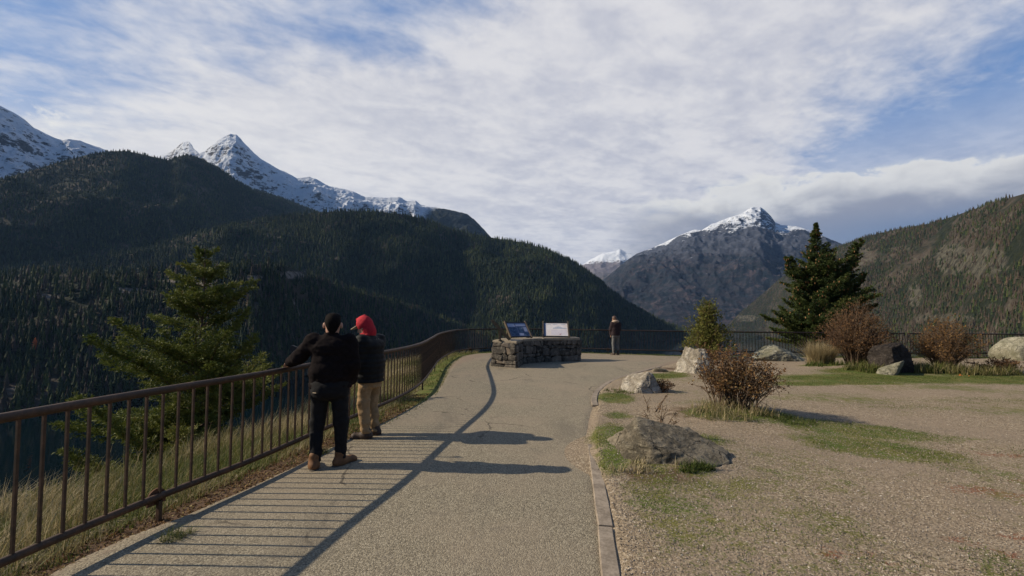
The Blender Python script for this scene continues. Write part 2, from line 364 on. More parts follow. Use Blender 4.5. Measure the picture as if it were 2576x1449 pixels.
# ------------------------------------------------------------------ far land: lofted ridges
def lerp_tab(tab, x): return np.interp(x, [t[0] for t in tab], [t[1] for t in tab])
def hill(name, sil, ridge_r, foot_r, foot_z, back, mat_, n_u=260, n_t=70, power=1.0, amp=60, freq=1/500, seed=0, jag=0.0, ridged=True, zst=1.0, env=.7, octv=6, bare=(), gain=.52):
    px = np.array([s[0] for s in sil], float)
    azte = np.array([ray(*s[:2]) for s in sil])
    pu = np.linspace(px[0], px[-1], n_u)
    az = np.interp(pu, px, azte[:, 0]); te = np.interp(pu, px, azte[:, 1])
    rr = lerp_tab(ridge_r, pu); fr = lerp_tab(foot_r, pu)
    zr = EYE+te*rr
    tt = np.concatenate([np.linspace(0, 1, n_t), 1+np.linspace(0, 1, max(8, n_t//4))[1:]])
    t = np.minimum(tt, 1)[:, None]; b = np.maximum(tt-1, 0)[:, None]
    r = fr+(rr-fr)*t + back[0]*b
    z = foot_z+(zr-foot_z)*t**power - back[1]*b**1.2
    X = r*np.sin(az); Y = r*np.cos(az)
    P = np.stack([X*freq, Y*freq, z*freq*zst], -1)+seed*31.7
    n = fbm(P, octv, gain, 2.07, ridged)
    e = np.sin(np.pi*np.minimum(np.where(tt < 1, tt, 1+(tt-1)*.5), 1.5)*1.0)[:, None]
    e = np.where(tt[:, None] <= 1, np.clip(np.sin(np.pi*np.clip(tt, 0, 1)), 0, 1)[:, None]**env, np.clip(b*2, 0, 1))
    d = amp*n*e
    Z = z+d
    # never let a bump stand above the ridge line as seen from the terrace
    sl = (Z-EYE)/r; cap = te[None]*1.0
    Z = np.where((tt[:, None] < 1) & (sl > cap), EYE+cap*r - .5, Z)
    if jag: Z += jag*fbm(np.stack([X/70, Y/70, Z*0], -1)+seed, 3)*(tt[:, None] > .97)
    V = np.stack([X, Y, Z], -1); m, k = X.shape
    i = np.arange(m-1)[:, None]*k; j = np.arange(k-1)[None]
    Q = np.stack([i+j, i+j+1, i+k+j+1, i+k+j], -1).reshape(-1, 4)
    bm = np.zeros((m, k)); A_ = np.broadcast_to(az[None], (m, k)); S_ = (Z-EYE)/r
    for (bx, by, rx, ry, kk) in bare:
        a0, t0 = ray(bx, by); a1 = ray(bx+rx, by)[0]; t1 = ray(bx, by-ry)[1]
        bm = np.maximum(bm, kk*np.exp(-(((A_-a0)/(a1-a0))**2+((S_-t0)/(t1-t0))**2)**1.5))
    o = mk(name, V, Q, mat_, smooth=True, attrs={'bare': bm}); tag(o, kind='structure')
    return V[:n_t]

def mat_forest_floor(rock=(.16, .135, .115), amt=.5, brown=(.055, .042, .032)):
    def f(g):
        p = gen_pos(g); n = g.noise(p, .006, 6, .62, .4); n2 = g.noise(p, .05, 5, .7)
        c = g.mix(g.ss(n2, .35, .65), (.010, .015, .009), (.026, .030, .015))
        c = g.mix(g.ss(n, .46, .60, 0.0, .85), c, g.mix(n2, brown, (.10, .08, .062)))
        c = g.mix(g.m('MULTIPLY', g.ss(n, .58, .66), g.ss(n2, .44, .56, 0.0, amt)), c, rock)
        bm = g.ss(g.m('ADD', g.attr('bare'), g.m('MULTIPLY', g.m('SUBTRACT', n2, .5), .9)), .35, .6)
        c = g.mix(bm, c, g.mix(g.ss(g.noise(g.vm('MULTIPLY', p, (.07, .07, .02)), 1.0, 7, .75, .8), .38, .62), tuple(v*.28 for v in rock), rock))
        return pbsdf(g, c, .95, .1, 0, n2, .8, 14)
    return mat('forest_floor', f)
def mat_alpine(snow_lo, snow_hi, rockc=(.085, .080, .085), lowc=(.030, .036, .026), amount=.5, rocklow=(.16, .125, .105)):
    def f(g):
        p = gen_pos(g); nz = g.node('ShaderNodeSeparateXYZ', {0: g.node('ShaderNodeNewGeometry').outputs['Normal']}).outputs[2]
        z = g.node('ShaderNodeSeparateXYZ', {0: p}).outputs[2]
        n = g.noise(g.vm('MULTIPLY', p, (.0040, .0040, .012)), 1.0, 8, .70, .6); n2 = g.noise(g.vm('MULTIPLY', p, (.014, .014, .045)), 1.0, 7, .74, .4)
        n3 = g.noise(p, .0016, 5, .6); n4 = g.noise(p, .011, 6, .72, .5)
        s = g.m('ADD', g.m('MULTIPLY', g.m('SUBTRACT', n, .5), 2.0), g.m('ADD', g.m('MULTIPLY', g.m('SUBTRACT', n2, .5), 2.6), g.m('MULTIPLY', g.m('SUBTRACT', nz, .50), 1.5)))
        lv = g.ss(g.m('ADD', z, g.m('MULTIPLY', g.m('SUBTRACT', n3, .5), 420)), snow_lo, snow_hi, -1.2, amount)
        sm = g.ss(g.m('ADD', s, lv), -.14, .16)
        rc = g.mix(g.ss(n2, .35, .65), rockc, tuple(v*1.9 for v in rockc))
        lm = g.ss(g.m('ADD', z, g.m('MULTIPLY', g.m('SUBTRACT', n, .5), 700)), snow_lo-420, snow_lo-20)
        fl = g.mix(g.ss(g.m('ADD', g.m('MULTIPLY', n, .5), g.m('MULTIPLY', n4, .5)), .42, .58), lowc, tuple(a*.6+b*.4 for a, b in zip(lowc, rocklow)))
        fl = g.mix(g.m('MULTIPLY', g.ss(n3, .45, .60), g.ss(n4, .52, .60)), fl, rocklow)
        c = g.mix(lm, fl, rc)
        c = g.mix(sm, c, (.60, .64, .70))
        c = g.mix(g.ss(g.m('ADD', g.attr('bare'), g.m('MULTIPLY', g.m('SUBTRACT', n2, .5), .6)), .25, .55), c, g.mix(g.ss(n2, .5, .7), (.014, .019, .016), (.04, .04, .036)))
        return pbsdf(g, c, .9, .15, 0, g.m('ADD', n, g.m('MULTIPLY', n2, .35)), .8, 45)
    return mat('alpine_slopes', f)

sil_snow = [(-500, 150), (-250, 180), (-80, 225), (0, 265), (30, 281), (60, 300), (85, 322), (112, 334), (140, 347), (155, 352), (172, 349), (200, 353), (235, 365), (275, 378), (330, 400), (395, 410)]
sil_peak = [(300, 420), (360, 408), (395, 398), (430, 381), (450, 364), (460, 355), (476, 356), (487, 372), (500, 386), (515, 380), (545, 354), (560, 346), (578, 337), (595, 338), (605, 348), (630, 376), (653, 398), (674, 410),
            (710, 430), (746, 447), (779, 445), (797, 450), (827, 468), (866, 476), (890, 482), (917, 494), (965, 497), (1001, 495), (1022, 504), (1046, 504), (1058, 515), (1100, 522), (1145, 530), (1175, 539), (1196, 554), (1220, 578), (1238, 600), (1262, 640), (1300, 700)]
sil_A = [(-700, 560), (-450, 520), (-200, 480), (0, 452), (75, 430), (125, 415), (175, 400), (225, 388), (275, 380), (317, 379), (350, 386), (390, 395), (425, 403), (445, 395), (470, 388), (507, 398), (550, 424), (600, 457), (635, 476), (710, 497), (785, 527), (840, 548), (950, 590), (1100, 640)]
sil_B = [(-700, 760), (-300, 725), (0, 690), (150, 660), (300, 636), (450, 600), (560, 572), (680, 546), (780, 536), (850, 531), (930, 531), (1000, 537), (1050, 546), (1150, 580), (1235, 597), (1330, 612), (1400, 640), (1440, 655), (1490, 690), (1530, 725), (1580, 765), (1640, 795), (1700, 820), (1735, 836), (1770, 852)]
sil_C = [(-900, 740), (-500, 715), (-200, 700), (0, 692), (150, 688), (300, 690), (430, 680), (560, 670), (640, 664), (710, 664), (780, 690), (850, 718), (950, 745), (1050, 777), (1120, 802), (1170, 824), (1230, 846), (1300, 866)]
sil_D = [(1380, 800), (1450, 750), (1515, 706), (1569, 661), (1601, 638), (1638, 624), (1667, 612), (1694, 599), (1729, 584), (1747, 577), (1766, 579), (1788, 565), (1817, 553), (1870, 535), (1890, 521), (1913, 521), (1924, 528), (1940, 544), (1950, 558), (1966, 565), (2003, 568), (2030, 576), (2057, 587), (2092, 603), (2119, 613), (2200, 650), (2350, 700), (2500, 740)]
sil_E = [(1380, 720), (1430, 690), (1466, 665), (1486, 652), (1518, 636), (1550, 631), (1559, 626), (1574, 633), (1601, 637), (1640, 650), (1720, 690)]
sil_F = [(1790, 852), (1820, 832), (1845, 802), (1880, 771), (1920, 738), (1960, 702), (2030, 660), (2105, 621), (2172, 596), (2252, 577), (2332, 563), (2385, 548), (2452, 525), (2519, 503), (2576, 487), (2700, 440), (2900, 390), (3300, 330)]

m_snowL = mat_alpine(500, 900, (.036, .040, .050), amount=.02)
m_peak = mat_alpine(650, 950, (.050, .048, .055), amount=.22)
m_D = mat_alpine(1060, 1450, (.038, .043, .058), (.009, .016, .024), -.22, (.066, .053, .058))  # rock and forest blued, distance haze put into their colours
hill('snow_mountain', sil_snow, [(-500, 5200), (400, 6200)], [(-500, 3800), (400, 4600)], 350, (1500, 900), m_snowL, 340, 150, .9, 250, 1/800, 1, 10, gain=.6, octv=7)
hill('snow_peaks', sil_peak, [(300, 7200), (420, 7600), (500, 6400), (1300, 6000)], [(300, 4900), (1300, 4300)], 150, (1400, 1100), m_peak, 620, 150, .95, 290, 1/620, 2, 14, bare=[(1150, 572, 92, 62, 1.0), (1230, 620, 60, 60, 1.0)], gain=.6, octv=7)
hill('distant_peak', sil_E, [(1380, 12500), (1720, 12500)], [(1380, 10500), (1720, 10500)], 100, (2500, 1200), mat_alpine(1250, 1600, (.10, .09, .10), amount=.25), 160, 60, .9, 220, 1/900, 3, 10)
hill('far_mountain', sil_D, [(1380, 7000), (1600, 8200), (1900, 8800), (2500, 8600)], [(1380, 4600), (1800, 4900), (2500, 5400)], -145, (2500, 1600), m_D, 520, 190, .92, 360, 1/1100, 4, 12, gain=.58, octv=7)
BARE_F = [(2395, 650, 45, 44, 1), (2480, 660, 62, 40, 1), (2300, 740, 22, 40, .8), (2380, 800, 110, 14, .7), (2500, 770, 40, 10, .6), (2270, 625, 60, 12, .45), (2200, 650, 50, 22, .4), (2420, 560, 60, 8, .45), (1880, 800, 35, 10, .8), (1960, 790, 20, 18, .6), (2150, 640, 40, 20, .6)]
floor1 = mat_forest_floor(); floor2 = mat_forest_floor((.105, .098, .072), .8, (.050, .040, .031))
gA = hill('forested_hill', sil_A, [(-700, 3900), (300, 3500), (450, 3700), (785, 4900), (1100, 5200)], [(-700, 2200), (300, 2000), (785, 2900), (1100, 3400)], -60, (900, 500), floor1, 200, 70, .95, 230, 1/950, 5, 0)
gB = hill('forested_ridge', sil_B, [(-700, 2700), (0, 2700), (850, 2450), (1200, 2750), (1500, 3150), (1770, 3600)], [(-700, 1850), (640, 1700), (850, 1750), (1170, 1950), (1300, 1750), (1500, 1900), (1700, 2900), (1770, 3400)], -143, (700, 500), floor1, 260, 80, .9, 150, 1/640, 6, 0)
BARE_C = [(520, 722, 60, 11, 1), (330, 730, 50, 8, .9), (120, 745, 60, 8, .8), (640, 700, 30, 10, .8), (740, 692, 40, 12, .8), (440, 705, 50, 8, .6)]
gC = hill('wooded_shore', sil_C, [(-900, 1750), (0, 1500), (640, 1150), (850, 1480), (1170, 1950), (1300, 1950)], [(-900, 800), (0, 880), (640, 860), (850, 1230), (1170, 1760), (1300, 1850)], -143, (250, 170), mat_forest_floor((.22, .19, .16), .9), 220, 60, .8, 40, 1/260, 7, 0, bare=BARE_C)
gF = hill('rocky_slope', sil_F, [(1790, 4900), (1940, 4700), (2105, 3300), (2576, 1900), (3300, 1500)], [(1790, 4600), (1930, 4200), (2030, 2700), (2105, 1900), (2576, 900), (3300, 700)], -143, (800, 300), floor2, 300, 110, 1.05, 100, 1/420, 8, 0, bare=BARE_F)

w = 16000
tag(mk('lake_water', [(-w, -2000, -140), (w, -2000, -140), (w, w, -140), (-w, w, -140)], [(0, 1, 2, 3)], M['water']), kind='structure')

a_i = ray(1893, 848)[0]; r_i = 3500
Vi = np.stack(np.meshgrid(np.linspace(-1, 1, 30), np.linspace(-1, 1, 16)), -1).reshape(-1, 2); zi = 20*np.clip(1-(Vi**2).sum(1), -.3, 1)*(1+.5*fbm(np.c_[Vi*3, Vi[:, :1]*0], 3))-2
iq = np.arange(15)[:, None]*30+np.arange(29)[None]; iq = np.stack([iq, iq+1, iq+31, iq+30], -1).reshape(-1, 4)
tag(mk('island', np.c_[Vi[:, 0]*75+r_i*math.sin(a_i), Vi[:, 1]*60+r_i*math.cos(a_i), zi-140], iq, floor2), kind='structure')

# ------------------------------------------------------------------ forests
def tree_template(seed, layers=5, n=6):
    r_ = np.random.default_rng(seed); V = []; T = []; tint = []
    for k in range(layers):
        z0 = .04+.86*k/layers; zt = min(1.0, z0+.98/layers*1.75)
        rad = .165*(1-z0)**.85+.006
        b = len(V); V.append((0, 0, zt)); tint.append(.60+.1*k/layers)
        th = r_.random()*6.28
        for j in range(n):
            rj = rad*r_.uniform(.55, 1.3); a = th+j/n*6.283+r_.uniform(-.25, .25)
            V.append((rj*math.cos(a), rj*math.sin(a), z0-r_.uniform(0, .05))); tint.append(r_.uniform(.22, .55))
        for j in range(n): T.append((b, b+1+j, b+1+(j+1) % n))
    return np.array(V), np.array(T), np.array(tint)
TT = [tree_template(s) for s in range(5)]

def sample_slope(G, n, tlo=0.0, thi=1.0, seed=0, clear=.0, cf=1/160., bias=None):
    r_ = np.random.default_rng(seed); m, k = G.shape[:2]
    i0, i1 = int(tlo*(m-1)), int(thi*(m-1))
    A = G[i0:i1, :-1]; B = G[i0+1:i1+1, :-1]; Cc = G[i0:i1, 1:]
    nrm = np.cross(Cc-A, B-A); c = A+.5*(B-A)+.5*(Cc-A); d = c/np.linalg.norm(c, axis=-1, keepdims=True)
    wgt = np.abs((nrm*d).sum(-1))+.06*np.linalg.norm(nrm, axis=-1)
    if clear: wgt = wgt*(fbm(c*cf+5, 4) < .55-clear)
    if bias is not None: wgt = wgt*bias(c)
    idx = r_.choice(wgt.size, n, p=wgt.ravel()/wgt.sum())
    i, j = np.divmod(idx, wgt.shape[1]); u = r_.random((n, 1)); v = r_.random((n, 1))
    D = G[i0+1:i1+1, 1:]
    P = (A[i, j]*(1-u)+B[i, j]*u)*(1-v)+(Cc[i, j]*(1-u)+D[i, j]*u)*v
    return P
def forest(name, P, hmin, hmax, seed, wide=1.0, brown=0.0):
    r_ = np.random.default_rng(seed); n = len(P); V = []; F = []; A = []; base = 0
    which = r_.integers(0, len(TT), n)
    for k, (tv, tt, ta) in enumerate(TT):
        Q = P[which == k]; q = len(Q)
        if not q: continue
        h = r_.uniform(hmin, hmax, (q, 1, 1))*(.8+.35*r_.random((q, 1, 1))); a = r_.random(q)*6.28
        c, s_ = np.cos(a)[:, None], np.sin(a)[:, None]
        X = tv[None, :, 0]*c-tv[None, :, 1]*s_; Y = tv[None, :, 0]*s_+tv[None, :, 1]*c
        W = np.stack([X*wide, Y*wide, np.broadcast_to(tv[None, :, 2], X.shape)], -1)*h+Q[:, None]
        W[..., 2] -= .03*h[..., 0]
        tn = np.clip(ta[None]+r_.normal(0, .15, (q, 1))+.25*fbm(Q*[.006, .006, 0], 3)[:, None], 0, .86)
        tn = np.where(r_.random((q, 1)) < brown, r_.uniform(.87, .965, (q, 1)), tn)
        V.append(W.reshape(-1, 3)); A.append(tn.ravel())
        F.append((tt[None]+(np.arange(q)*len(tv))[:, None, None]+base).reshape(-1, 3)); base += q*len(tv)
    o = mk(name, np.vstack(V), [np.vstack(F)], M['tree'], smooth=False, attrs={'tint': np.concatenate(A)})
    return tag(o, kind='stuff')
def bare_at(c, lst):
    a = np.arctan2(c[..., 0], c[..., 1]); s_ = (c[..., 2]-EYE)/np.hypot(c[..., 0], c[..., 1]); out = np.zeros(a.shape)
    for (bx, by, rx, ry, kk) in lst:
        a0, t0 = ray(bx, by); a1 = ray(bx+rx, by)[0]; t1 = ray(bx, by-ry)[1]
        out = np.maximum(out, kk*np.exp(-(((a-a0)/(a1-a0))**2+((s_-t0)/(t1-t0))**2)**1.5))
    return out
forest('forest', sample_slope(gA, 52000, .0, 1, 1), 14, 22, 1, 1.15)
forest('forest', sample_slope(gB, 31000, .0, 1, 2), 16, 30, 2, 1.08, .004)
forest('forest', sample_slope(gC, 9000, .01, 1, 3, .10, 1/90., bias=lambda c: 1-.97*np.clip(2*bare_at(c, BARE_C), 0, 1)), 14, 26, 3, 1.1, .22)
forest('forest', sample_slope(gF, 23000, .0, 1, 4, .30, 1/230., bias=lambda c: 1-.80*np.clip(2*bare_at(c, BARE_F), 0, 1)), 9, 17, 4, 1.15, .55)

def lone_conifer(seed):
    r_ = np.random.default_rng(seed); b = MB()
    b.tube([(0, 0, -.05), (0, 0, .5), (0, 0, .98)], [.012, .008, .002], 5, tint=.95)
    L = 22
    for k in range(L):
        z0 = .10+.86*k/L; rad = (.17*(1-z0)**.8+.008)
        nb = 7 if z0 < .75 else 5
        for j in range(nb):
            a = r_.random()*6.283; l = rad*r_.uniform(.55, 1.25); dz = -l*r_.uniform(.15, .55)
            ca, sa = math.cos(a), math.sin(a); wd = l*r_.uniform(.22, .36)+.006
            V = [(0, 0, z0+.02), (l*.6*ca-wd*sa, l*.6*sa+wd*ca, z0+dz*.45-.012), (l*ca, l*sa, z0+dz), (l*.6*ca+wd*sa, l*.6*sa-wd*ca, z0+dz*.45-.012), (l*.55*ca, l*.55*sa, z0+dz*.2+.018)]
            t = r_.uniform(.25, .75)
            b.add(V, [(0, 1, 4), (4, 1, 2), (4, 2, 3), (0, 4, 3)], tint=[t*.8, t, t*1.15, t, t])
    return b
lone = [lone_conifer(s).build('conifer_tree', M['tree']) for s in range(6)]
Pn = np.vstack([sample_slope(gC, 210, .0, .5, 11), sample_slope(gB, 90, .0, .22, 12, bias=lambda c: (c[..., 0] > -350)*1.0)])
rr_ = np.random.default_rng(5)
for k, q in enumerate(Pn):
    o = lone[k] if k < 6 else lone[k % 6].copy()
    if k >= 6: COL.objects.link(o)
    h = rr_.uniform(20, 33); o.location = (q[0], q[1], q[2]-.5); o.scale = (h, h, h); o.rotation_euler.z = rr_.random()*6.28
    tag(o, 'dark conifer standing on the wooded far shore beyond the railing', 'tree', 'conifers on the far shore slope')

ca_, ct_ = ray(85, 884); gg = gC.reshape(-1, 3); k = np.argmin((np.arctan2(gg[:, 0], gg[:, 1])-ca_)**2+((gg[:, 2]-EYE)/np.hypot(gg[:, 0], gg[:, 1])-ct_)**2)
o = lone_conifer(99).build('autumn_tree', M['orange']); o.location = gg[k]; o.scale = (34, 34, 20); tag(o, 'single small orange autumn tree low on the dark wooded shore', 'tree')

# ------------------------------------------------------------------ the terrace: ground, path, kerb
FN = [(-3.45, -3.0), (-3.22, 1.2), (-3.05, 2.75), (-2.9, 3.6), (-2.66, 4.6), (-2.48, 5.7), (-2.28, 6.8), (-2.1, 7.8), (-2.0, 8.9), (-2.02, 10.1), (-2.22, 12.4), (-2.40, 14.4), (-2.42, 16.5), (-2.32, 18.2), (-1.9, 19.4)]
FM = [(-1.9, 19.4), (-.9, 20.2), (1.1, 20.55), (3.2, 20.4), (6.2, 19.7), (8, 19.45), (11.5, 19.4), (14.7, 19.45), (17.6, 19.6)]
FR = [(17.72, 19.62), (20.0, 19.75), (23.3, 20.0), (28, 20.4), (33, 20.9)]
def smooth_line(pts, step):
    """resampled Catmull-Rom line"""
    P = np.array(pts, float); E_ = np.vstack([2*P[0]-P[1], P, 2*P[-1]-P[-2]]); out = []
    for i in range(1, len(E_)-2):
        p0, p1, p2, p3 = E_[i-1:i+3]
        for t in np.linspace(0, 1, 24, endpoint=False):
            out.append(.5*((2*p1)+(p2-p0)*t+(2*p0-5*p1+4*p2-p3)*t*t+(3*p1-p0-3*p2+p3)*t**3))
    out.append(P[-1]); out = np.array(out)
    s = np.concatenate([[0], np.cumsum(np.linalg.norm(np.diff(out, axis=0), axis=1))]); n = max(2, int(round(s[-1]/step))+1)
    u = np.linspace(0, s[-1], n)
    return np.stack([np.interp(u, s, out[:, k]) for k in range(P.shape[1])], 1)
EDGE = np.vstack([[(-3.6, -40)], smooth_line(FN, .6), smooth_line(FM, .8)[1:], smooth_line(FR, 1.5), [(70, 24)]])
PR = smooth_line([(.1, -3), (.38, 1.5), (.66, 2.95), (.80, 3.9), (.88, 4.6), (1.03, 5.7), (1.25, 7.0), (1.60, 8.44), (1.96, 9.98), (2.64, 11.5), (3.73, 13.1), (4.97, 14.7), (5.98, 16.0), (7.0, 17.3), (7.6, 18.4)], .2)
kerb_x = lambda Y: np.interp(Y, PR[:, 1], PR[:, 0])
def edge_dist(X, Y):
    """distance outside the railing line (negative on the terrace)"""
    d = np.full(X.shape, 1e9); 
    for a, b in zip(EDGE[:-1], EDGE[1:]):
        ab = b-a; t = np.clip(((X-a[0])*ab[0]+(Y-a[1])*ab[1])/(ab @ ab), 0, 1)
        d = np.minimum(d, np.hypot(X-a[0]-t*ab[0], Y-a[1]-t*ab[1]))
    poly = np.vstack([EDGE, [(70, -40)]]); ins = np.zeros(X.shape, bool)
    for a, b in zip(poly, np.roll(poly, -1, 0)):
        c = ((a[1] > Y) != (b[1] > Y)) & (X < (b[0]-a[0])*(Y-a[1])/((b[1]-a[1])+1e-12)+a[0]); ins ^= c
    return np.where(ins, -d, d)
def ground_z(X, Y, d=None):
    X = np.asarray(X, float); Y = np.asarray(Y, float)
    if d is None: d = edge_dist(X, Y)
    P = np.stack([X*.5, Y*.5, X*0], -1)
    inside = .035*fbm(P, 3)*np.clip((X-1.2-.28*np.clip(Y-5, 0, 30))/1.0, 0, 1)+.012
    inside = inside - .012 + .012*np.clip(-d/.3, 0, 1)
    e_ = np.clip((X-kerb_x(Y)-.01)/.10, 0, 1); inside = inside+.046*e_*e_*(3-2*e_)*np.clip((17.5-Y)/4, 0, 1)
    mound = .16*np.exp(-(((X-3.7)/1.0)**2+((Y-7.4)/.8)**2)) + .10*np.exp(-(((X-1.75)/.8)**2+((Y-5.4)/.7)**2)) + .12*np.exp(-(((X-11.8)/2.5)**2+((Y-14.6)/1.2)**2))
    o = np.clip(d, 0, None)
    lip = 2.3+.5*fbm(np.stack([X*.25, Y*.25, X*0+9], -1), 2)
    out = -.16*np.minimum(o, lip) - np.clip(o-lip, 0, None)*.95 + .06*fbm(P*3+4, 3)*np.clip(o/.6, 0, 1)+fbm(P*.2, 4)*np.clip((o-lip)/8, 0, 4)
    return np.maximum(np.where(d > 0, out, inside+mound), -146)
def axis(parts): return np.unique(np.round(np.concatenate([np.arange(*p) for p in parts]), 4))
gx = axis([(-420, -60, 12), (-60, -12, 1.5), (-12, -6, .25), (-6, 7, .08), (7, 20, .14), (20, 36, .5), (36, 70.1, 3)])
gy = axis([(-40, -2, 2.0), (-2, 1, .25), (1, 9, .08), (9, 22, .13), (22, 60, 1.5), (60, 420, 12)])
GX, GY = np.meshgrid(gx, gy); GD = edge_dist(GX, GY); GZ = ground_z(GX, GY, GD)
def blob(X, Y, cx, cy, rx, ry, a=0.0):
    c, s_ = math.cos(a), math.sin(a); x = (X-cx)*c+(Y-cy)*s_; y = -(X-cx)*s_+(Y-cy)*c
    return np.exp(-((x/rx)**2+(y/ry)**2)**1.6)
MOSS = [(2.12, 8.95, .42, .65, -.15, .95), (1.80, 7.35, .28, .35, 0, .6), (1.42, 6.0, .36, .85, -.15, .95), (1.55, 5.0, .25, .5, 0, .7), (1.22, 4.1, .22, .6, -.2, .55), (1.6, 3.5, .7, .6, 0, .38), (2.3, 3.1, .9, .5, 0, .33), (1.95, 4.68, .22, .16, 0, .8),
        (1.5, 3.9, .5, 1.2, -.25, .5), (1.15, 5.0, .2, .5, -.15, .7), (2.6, 3.6, .5, .5, 0, .42), (2.5, 5.9, .5, .35, .3, .75), (3.75, 7.2, .95, .5, 0, .95), (5.0, 6.6, 1.3, .55, -.35, .9), (4.7, 5.7, 1.0, .55, -.45, .85), (5.2, 4.9, .6, .3, -.5, .45), (5.6, 6.3, 1.2, .3, -.2, .5), (4.35, 12.4, .85, .55, .5, .9), (3.1, 10.9, .3, .5, -.6, .7), (5.0, 13.1, .5, .4, 0, .6), (10.2, 12.2, 3.4, .95, .05, .95), (14.5, 12.1, 3.7, 1.0, 0, .95), (19, 12.4, 4, 1.1, 0, .85), (7.6, 11.2, 1.4, .4, .2, .8),
        (9.2, 11.2, 1.4, .25, 0, .7), (11.5, 13.6, 2.3, .8, .1, .9), (14, 13.3, 2.4, .7, 0, .8), (10.6, 14.9, .9, .35, 0, .9), (6.5, 3.3, .6, .25, -.5, .45), (3.3, 2.9, .3, .6, -.5, .45), (7.6, 8.4, 2.2, .5, 0, .3), (10, 9.0, 3, .6, 0, .35), (7.0, 5.2, 1.4, .5, -.5, .36), (1.98, 10.2, .12, .5, -.5, .5), (2.75, 11.7, .2, .6, -.8, .4)]
NEED = [(4.6, 4.3, .6, .22, -.4, .62), (5.0, 3.6, .7, .20, -.5, .66), (4.1, 3.3, .45, .17, -.6, .64), (3.5, 3.25, .4, .15, -.7, .62), (2.4, 3.2, .35, .15, .2, .52), (6.2, 5.4, .9, .2, -.4, .55), (5.3, 4.6, .6, .10, -.3, .5), (3.0, 3.15, .25, .05, -.4, .55), (6.5, 4.6, 1.0, .08, -.4, .45), (2.6, 3.0, .3, .06, .3, .5), (5.8, 3.2, .7, .10, -.6, .5), (1.35, 4.3, .3, .3, 0, .3)]
def masks(X, Y, D):
    m_ = np.zeros(X.shape); n_ = np.zeros(X.shape)
    for (cx, cy, rx, ry, a, k) in MOSS: m_ = np.maximum(m_, k*blob(X, Y, cx, cy, rx, ry, a))
    for (cx, cy, rx, ry, a, k) in NEED: n_ = np.maximum(n_, k*blob(X, Y, cx, cy, rx, ry, a))
    strip = np.exp(-((D+.12)/.28)**2)
    near = np.clip((9.0-Y)/2.0, 0, 1)
    dirt = np.maximum(strip, 1.0*((D > -.1) & (D < .32)))*(.25+.75*near)*(X < 0) + .35*np.exp(-((D+.15)/.4)**2)*(X >= 0)
    lowf = fbm(np.stack([X*.55, Y*.75, X*0+7], -1), 3); m_ = np.maximum(m_, np.clip(.20+.62*lowf, 0, .50)*np.clip((X-kerb_x(Y)-.1)/.5, 0, 1)*(D < -.3)*np.clip((16-Y)/3, .3, 1))
    n_ = np.maximum(n_, np.clip(.12+.5*fbm(np.stack([X*.9, Y*1.3, X*0+17], -1), 3), 0, .40)*np.clip((X-2.2)/1.0, 0, 1)*np.clip((8-Y)/2, 0, 1))
    m_ = np.maximum(m_, .85*np.exp(-((D+.12)/.30)**2)*(1-near)); m_ = np.maximum(m_, .55*np.clip(D/.5, 0, 1)); dirt = np.maximum(dirt, .5*np.clip(D/.8, 0, 1))
    dirt = np.maximum(dirt, .75*blob(X, Y, 1.55, 4.55, .55, .3)); dirt = np.maximum(dirt, .6*blob(X, Y, 3.0, 7.3, .6, .7)); dirt = np.maximum(dirt, .6*blob(X, Y, 5.0, 14.1, .9, .5))
    return m_, n_, dirt
mo, ne, di = masks(GX, GY, GD); ny, nx = GX.shape
i = np.arange(ny-1)[:, None]*nx; j = np.arange(nx-1)[None]
tag(mk('ground', np.stack([GX, GY, GZ], -1), np.stack([i+j, i+j+1, i+nx+j+1, i+nx+j], -1).reshape(-1, 4), M['ground'], smooth=True, attrs={'moss': mo, 'needles': ne, 'dirt': di}), kind='structure')

# path sheet between the railing and the kerb, opening into the plaza
PL = smooth_line([(-3.2, -3), (-2.98, 2.6), (-2.72, 3.8), (-2.46, 4.7), (-2.28, 5.7), (-2.05, 6.8), (-1.84, 7.8), (-1.68, 8.9), (-1.66, 10.1), (-1.80, 12.4), (-1.95, 14.4), (-1.95, 16.5), (-1.75, 18.2), (-1.0, 19.3), (1.1, 19.8), (3.2, 19.75), (5.5, 19.2), (7.2, 18.8)], .2)
def strip_mesh(name, A, B, nrow, ncol, z, mat_, dirtf):
    ua = np.linspace(0, len(A)-1, nrow); A2 = np.stack([np.interp(ua, np.arange(len(A)), A[:, k]) for k in (0, 1)], 1)
    ub = np.linspace(0, len(B)-1, nrow); B2 = np.stack([np.interp(ub, np.arange(len(B)), B[:, k]) for k in (0, 1)], 1)
    t = np.linspace(0, 1, ncol)[None, :, None]; P = A2[:, None]*(1-t)+B2[:, None]*t
    wob = .05*fbm(np.concatenate([P*3, P[..., :1]*0], -1), 3)
    P[:, 0] += np.stack([wob[:, 0], wob[:, 0]*0], -1)
    crown = .018*np.sin(np.pi*t[..., 0])
    edge = -.014*(np.abs(2*t[..., 0]-1) > .985)
    Z = np.broadcast_to(z+crown+edge, P.shape[:2])
    V = np.concatenate([P, Z[..., None]], -1); m_, k = P.shape[:2]
    ii = np.arange(m_-1)[:, None]*k; jj = np.arange(k-1)[None]
    d = np.clip(1-np.minimum(t[..., 0], 1-t[..., 0])*9, 0, 1)*.55+np.clip((P[..., 1]-13)/7, 0, .55)
    return mk(name, V, np.stack([ii+jj, ii+jj+1, ii+k+jj+1, ii+k+jj], -1).reshape(-1, 4), mat_, attrs={'dirt': np.broadcast_to(d, P.shape[:2])})
tag(strip_mesh('path', PL, PR, 200, 60, .022, M['path'], None), kind='structure')

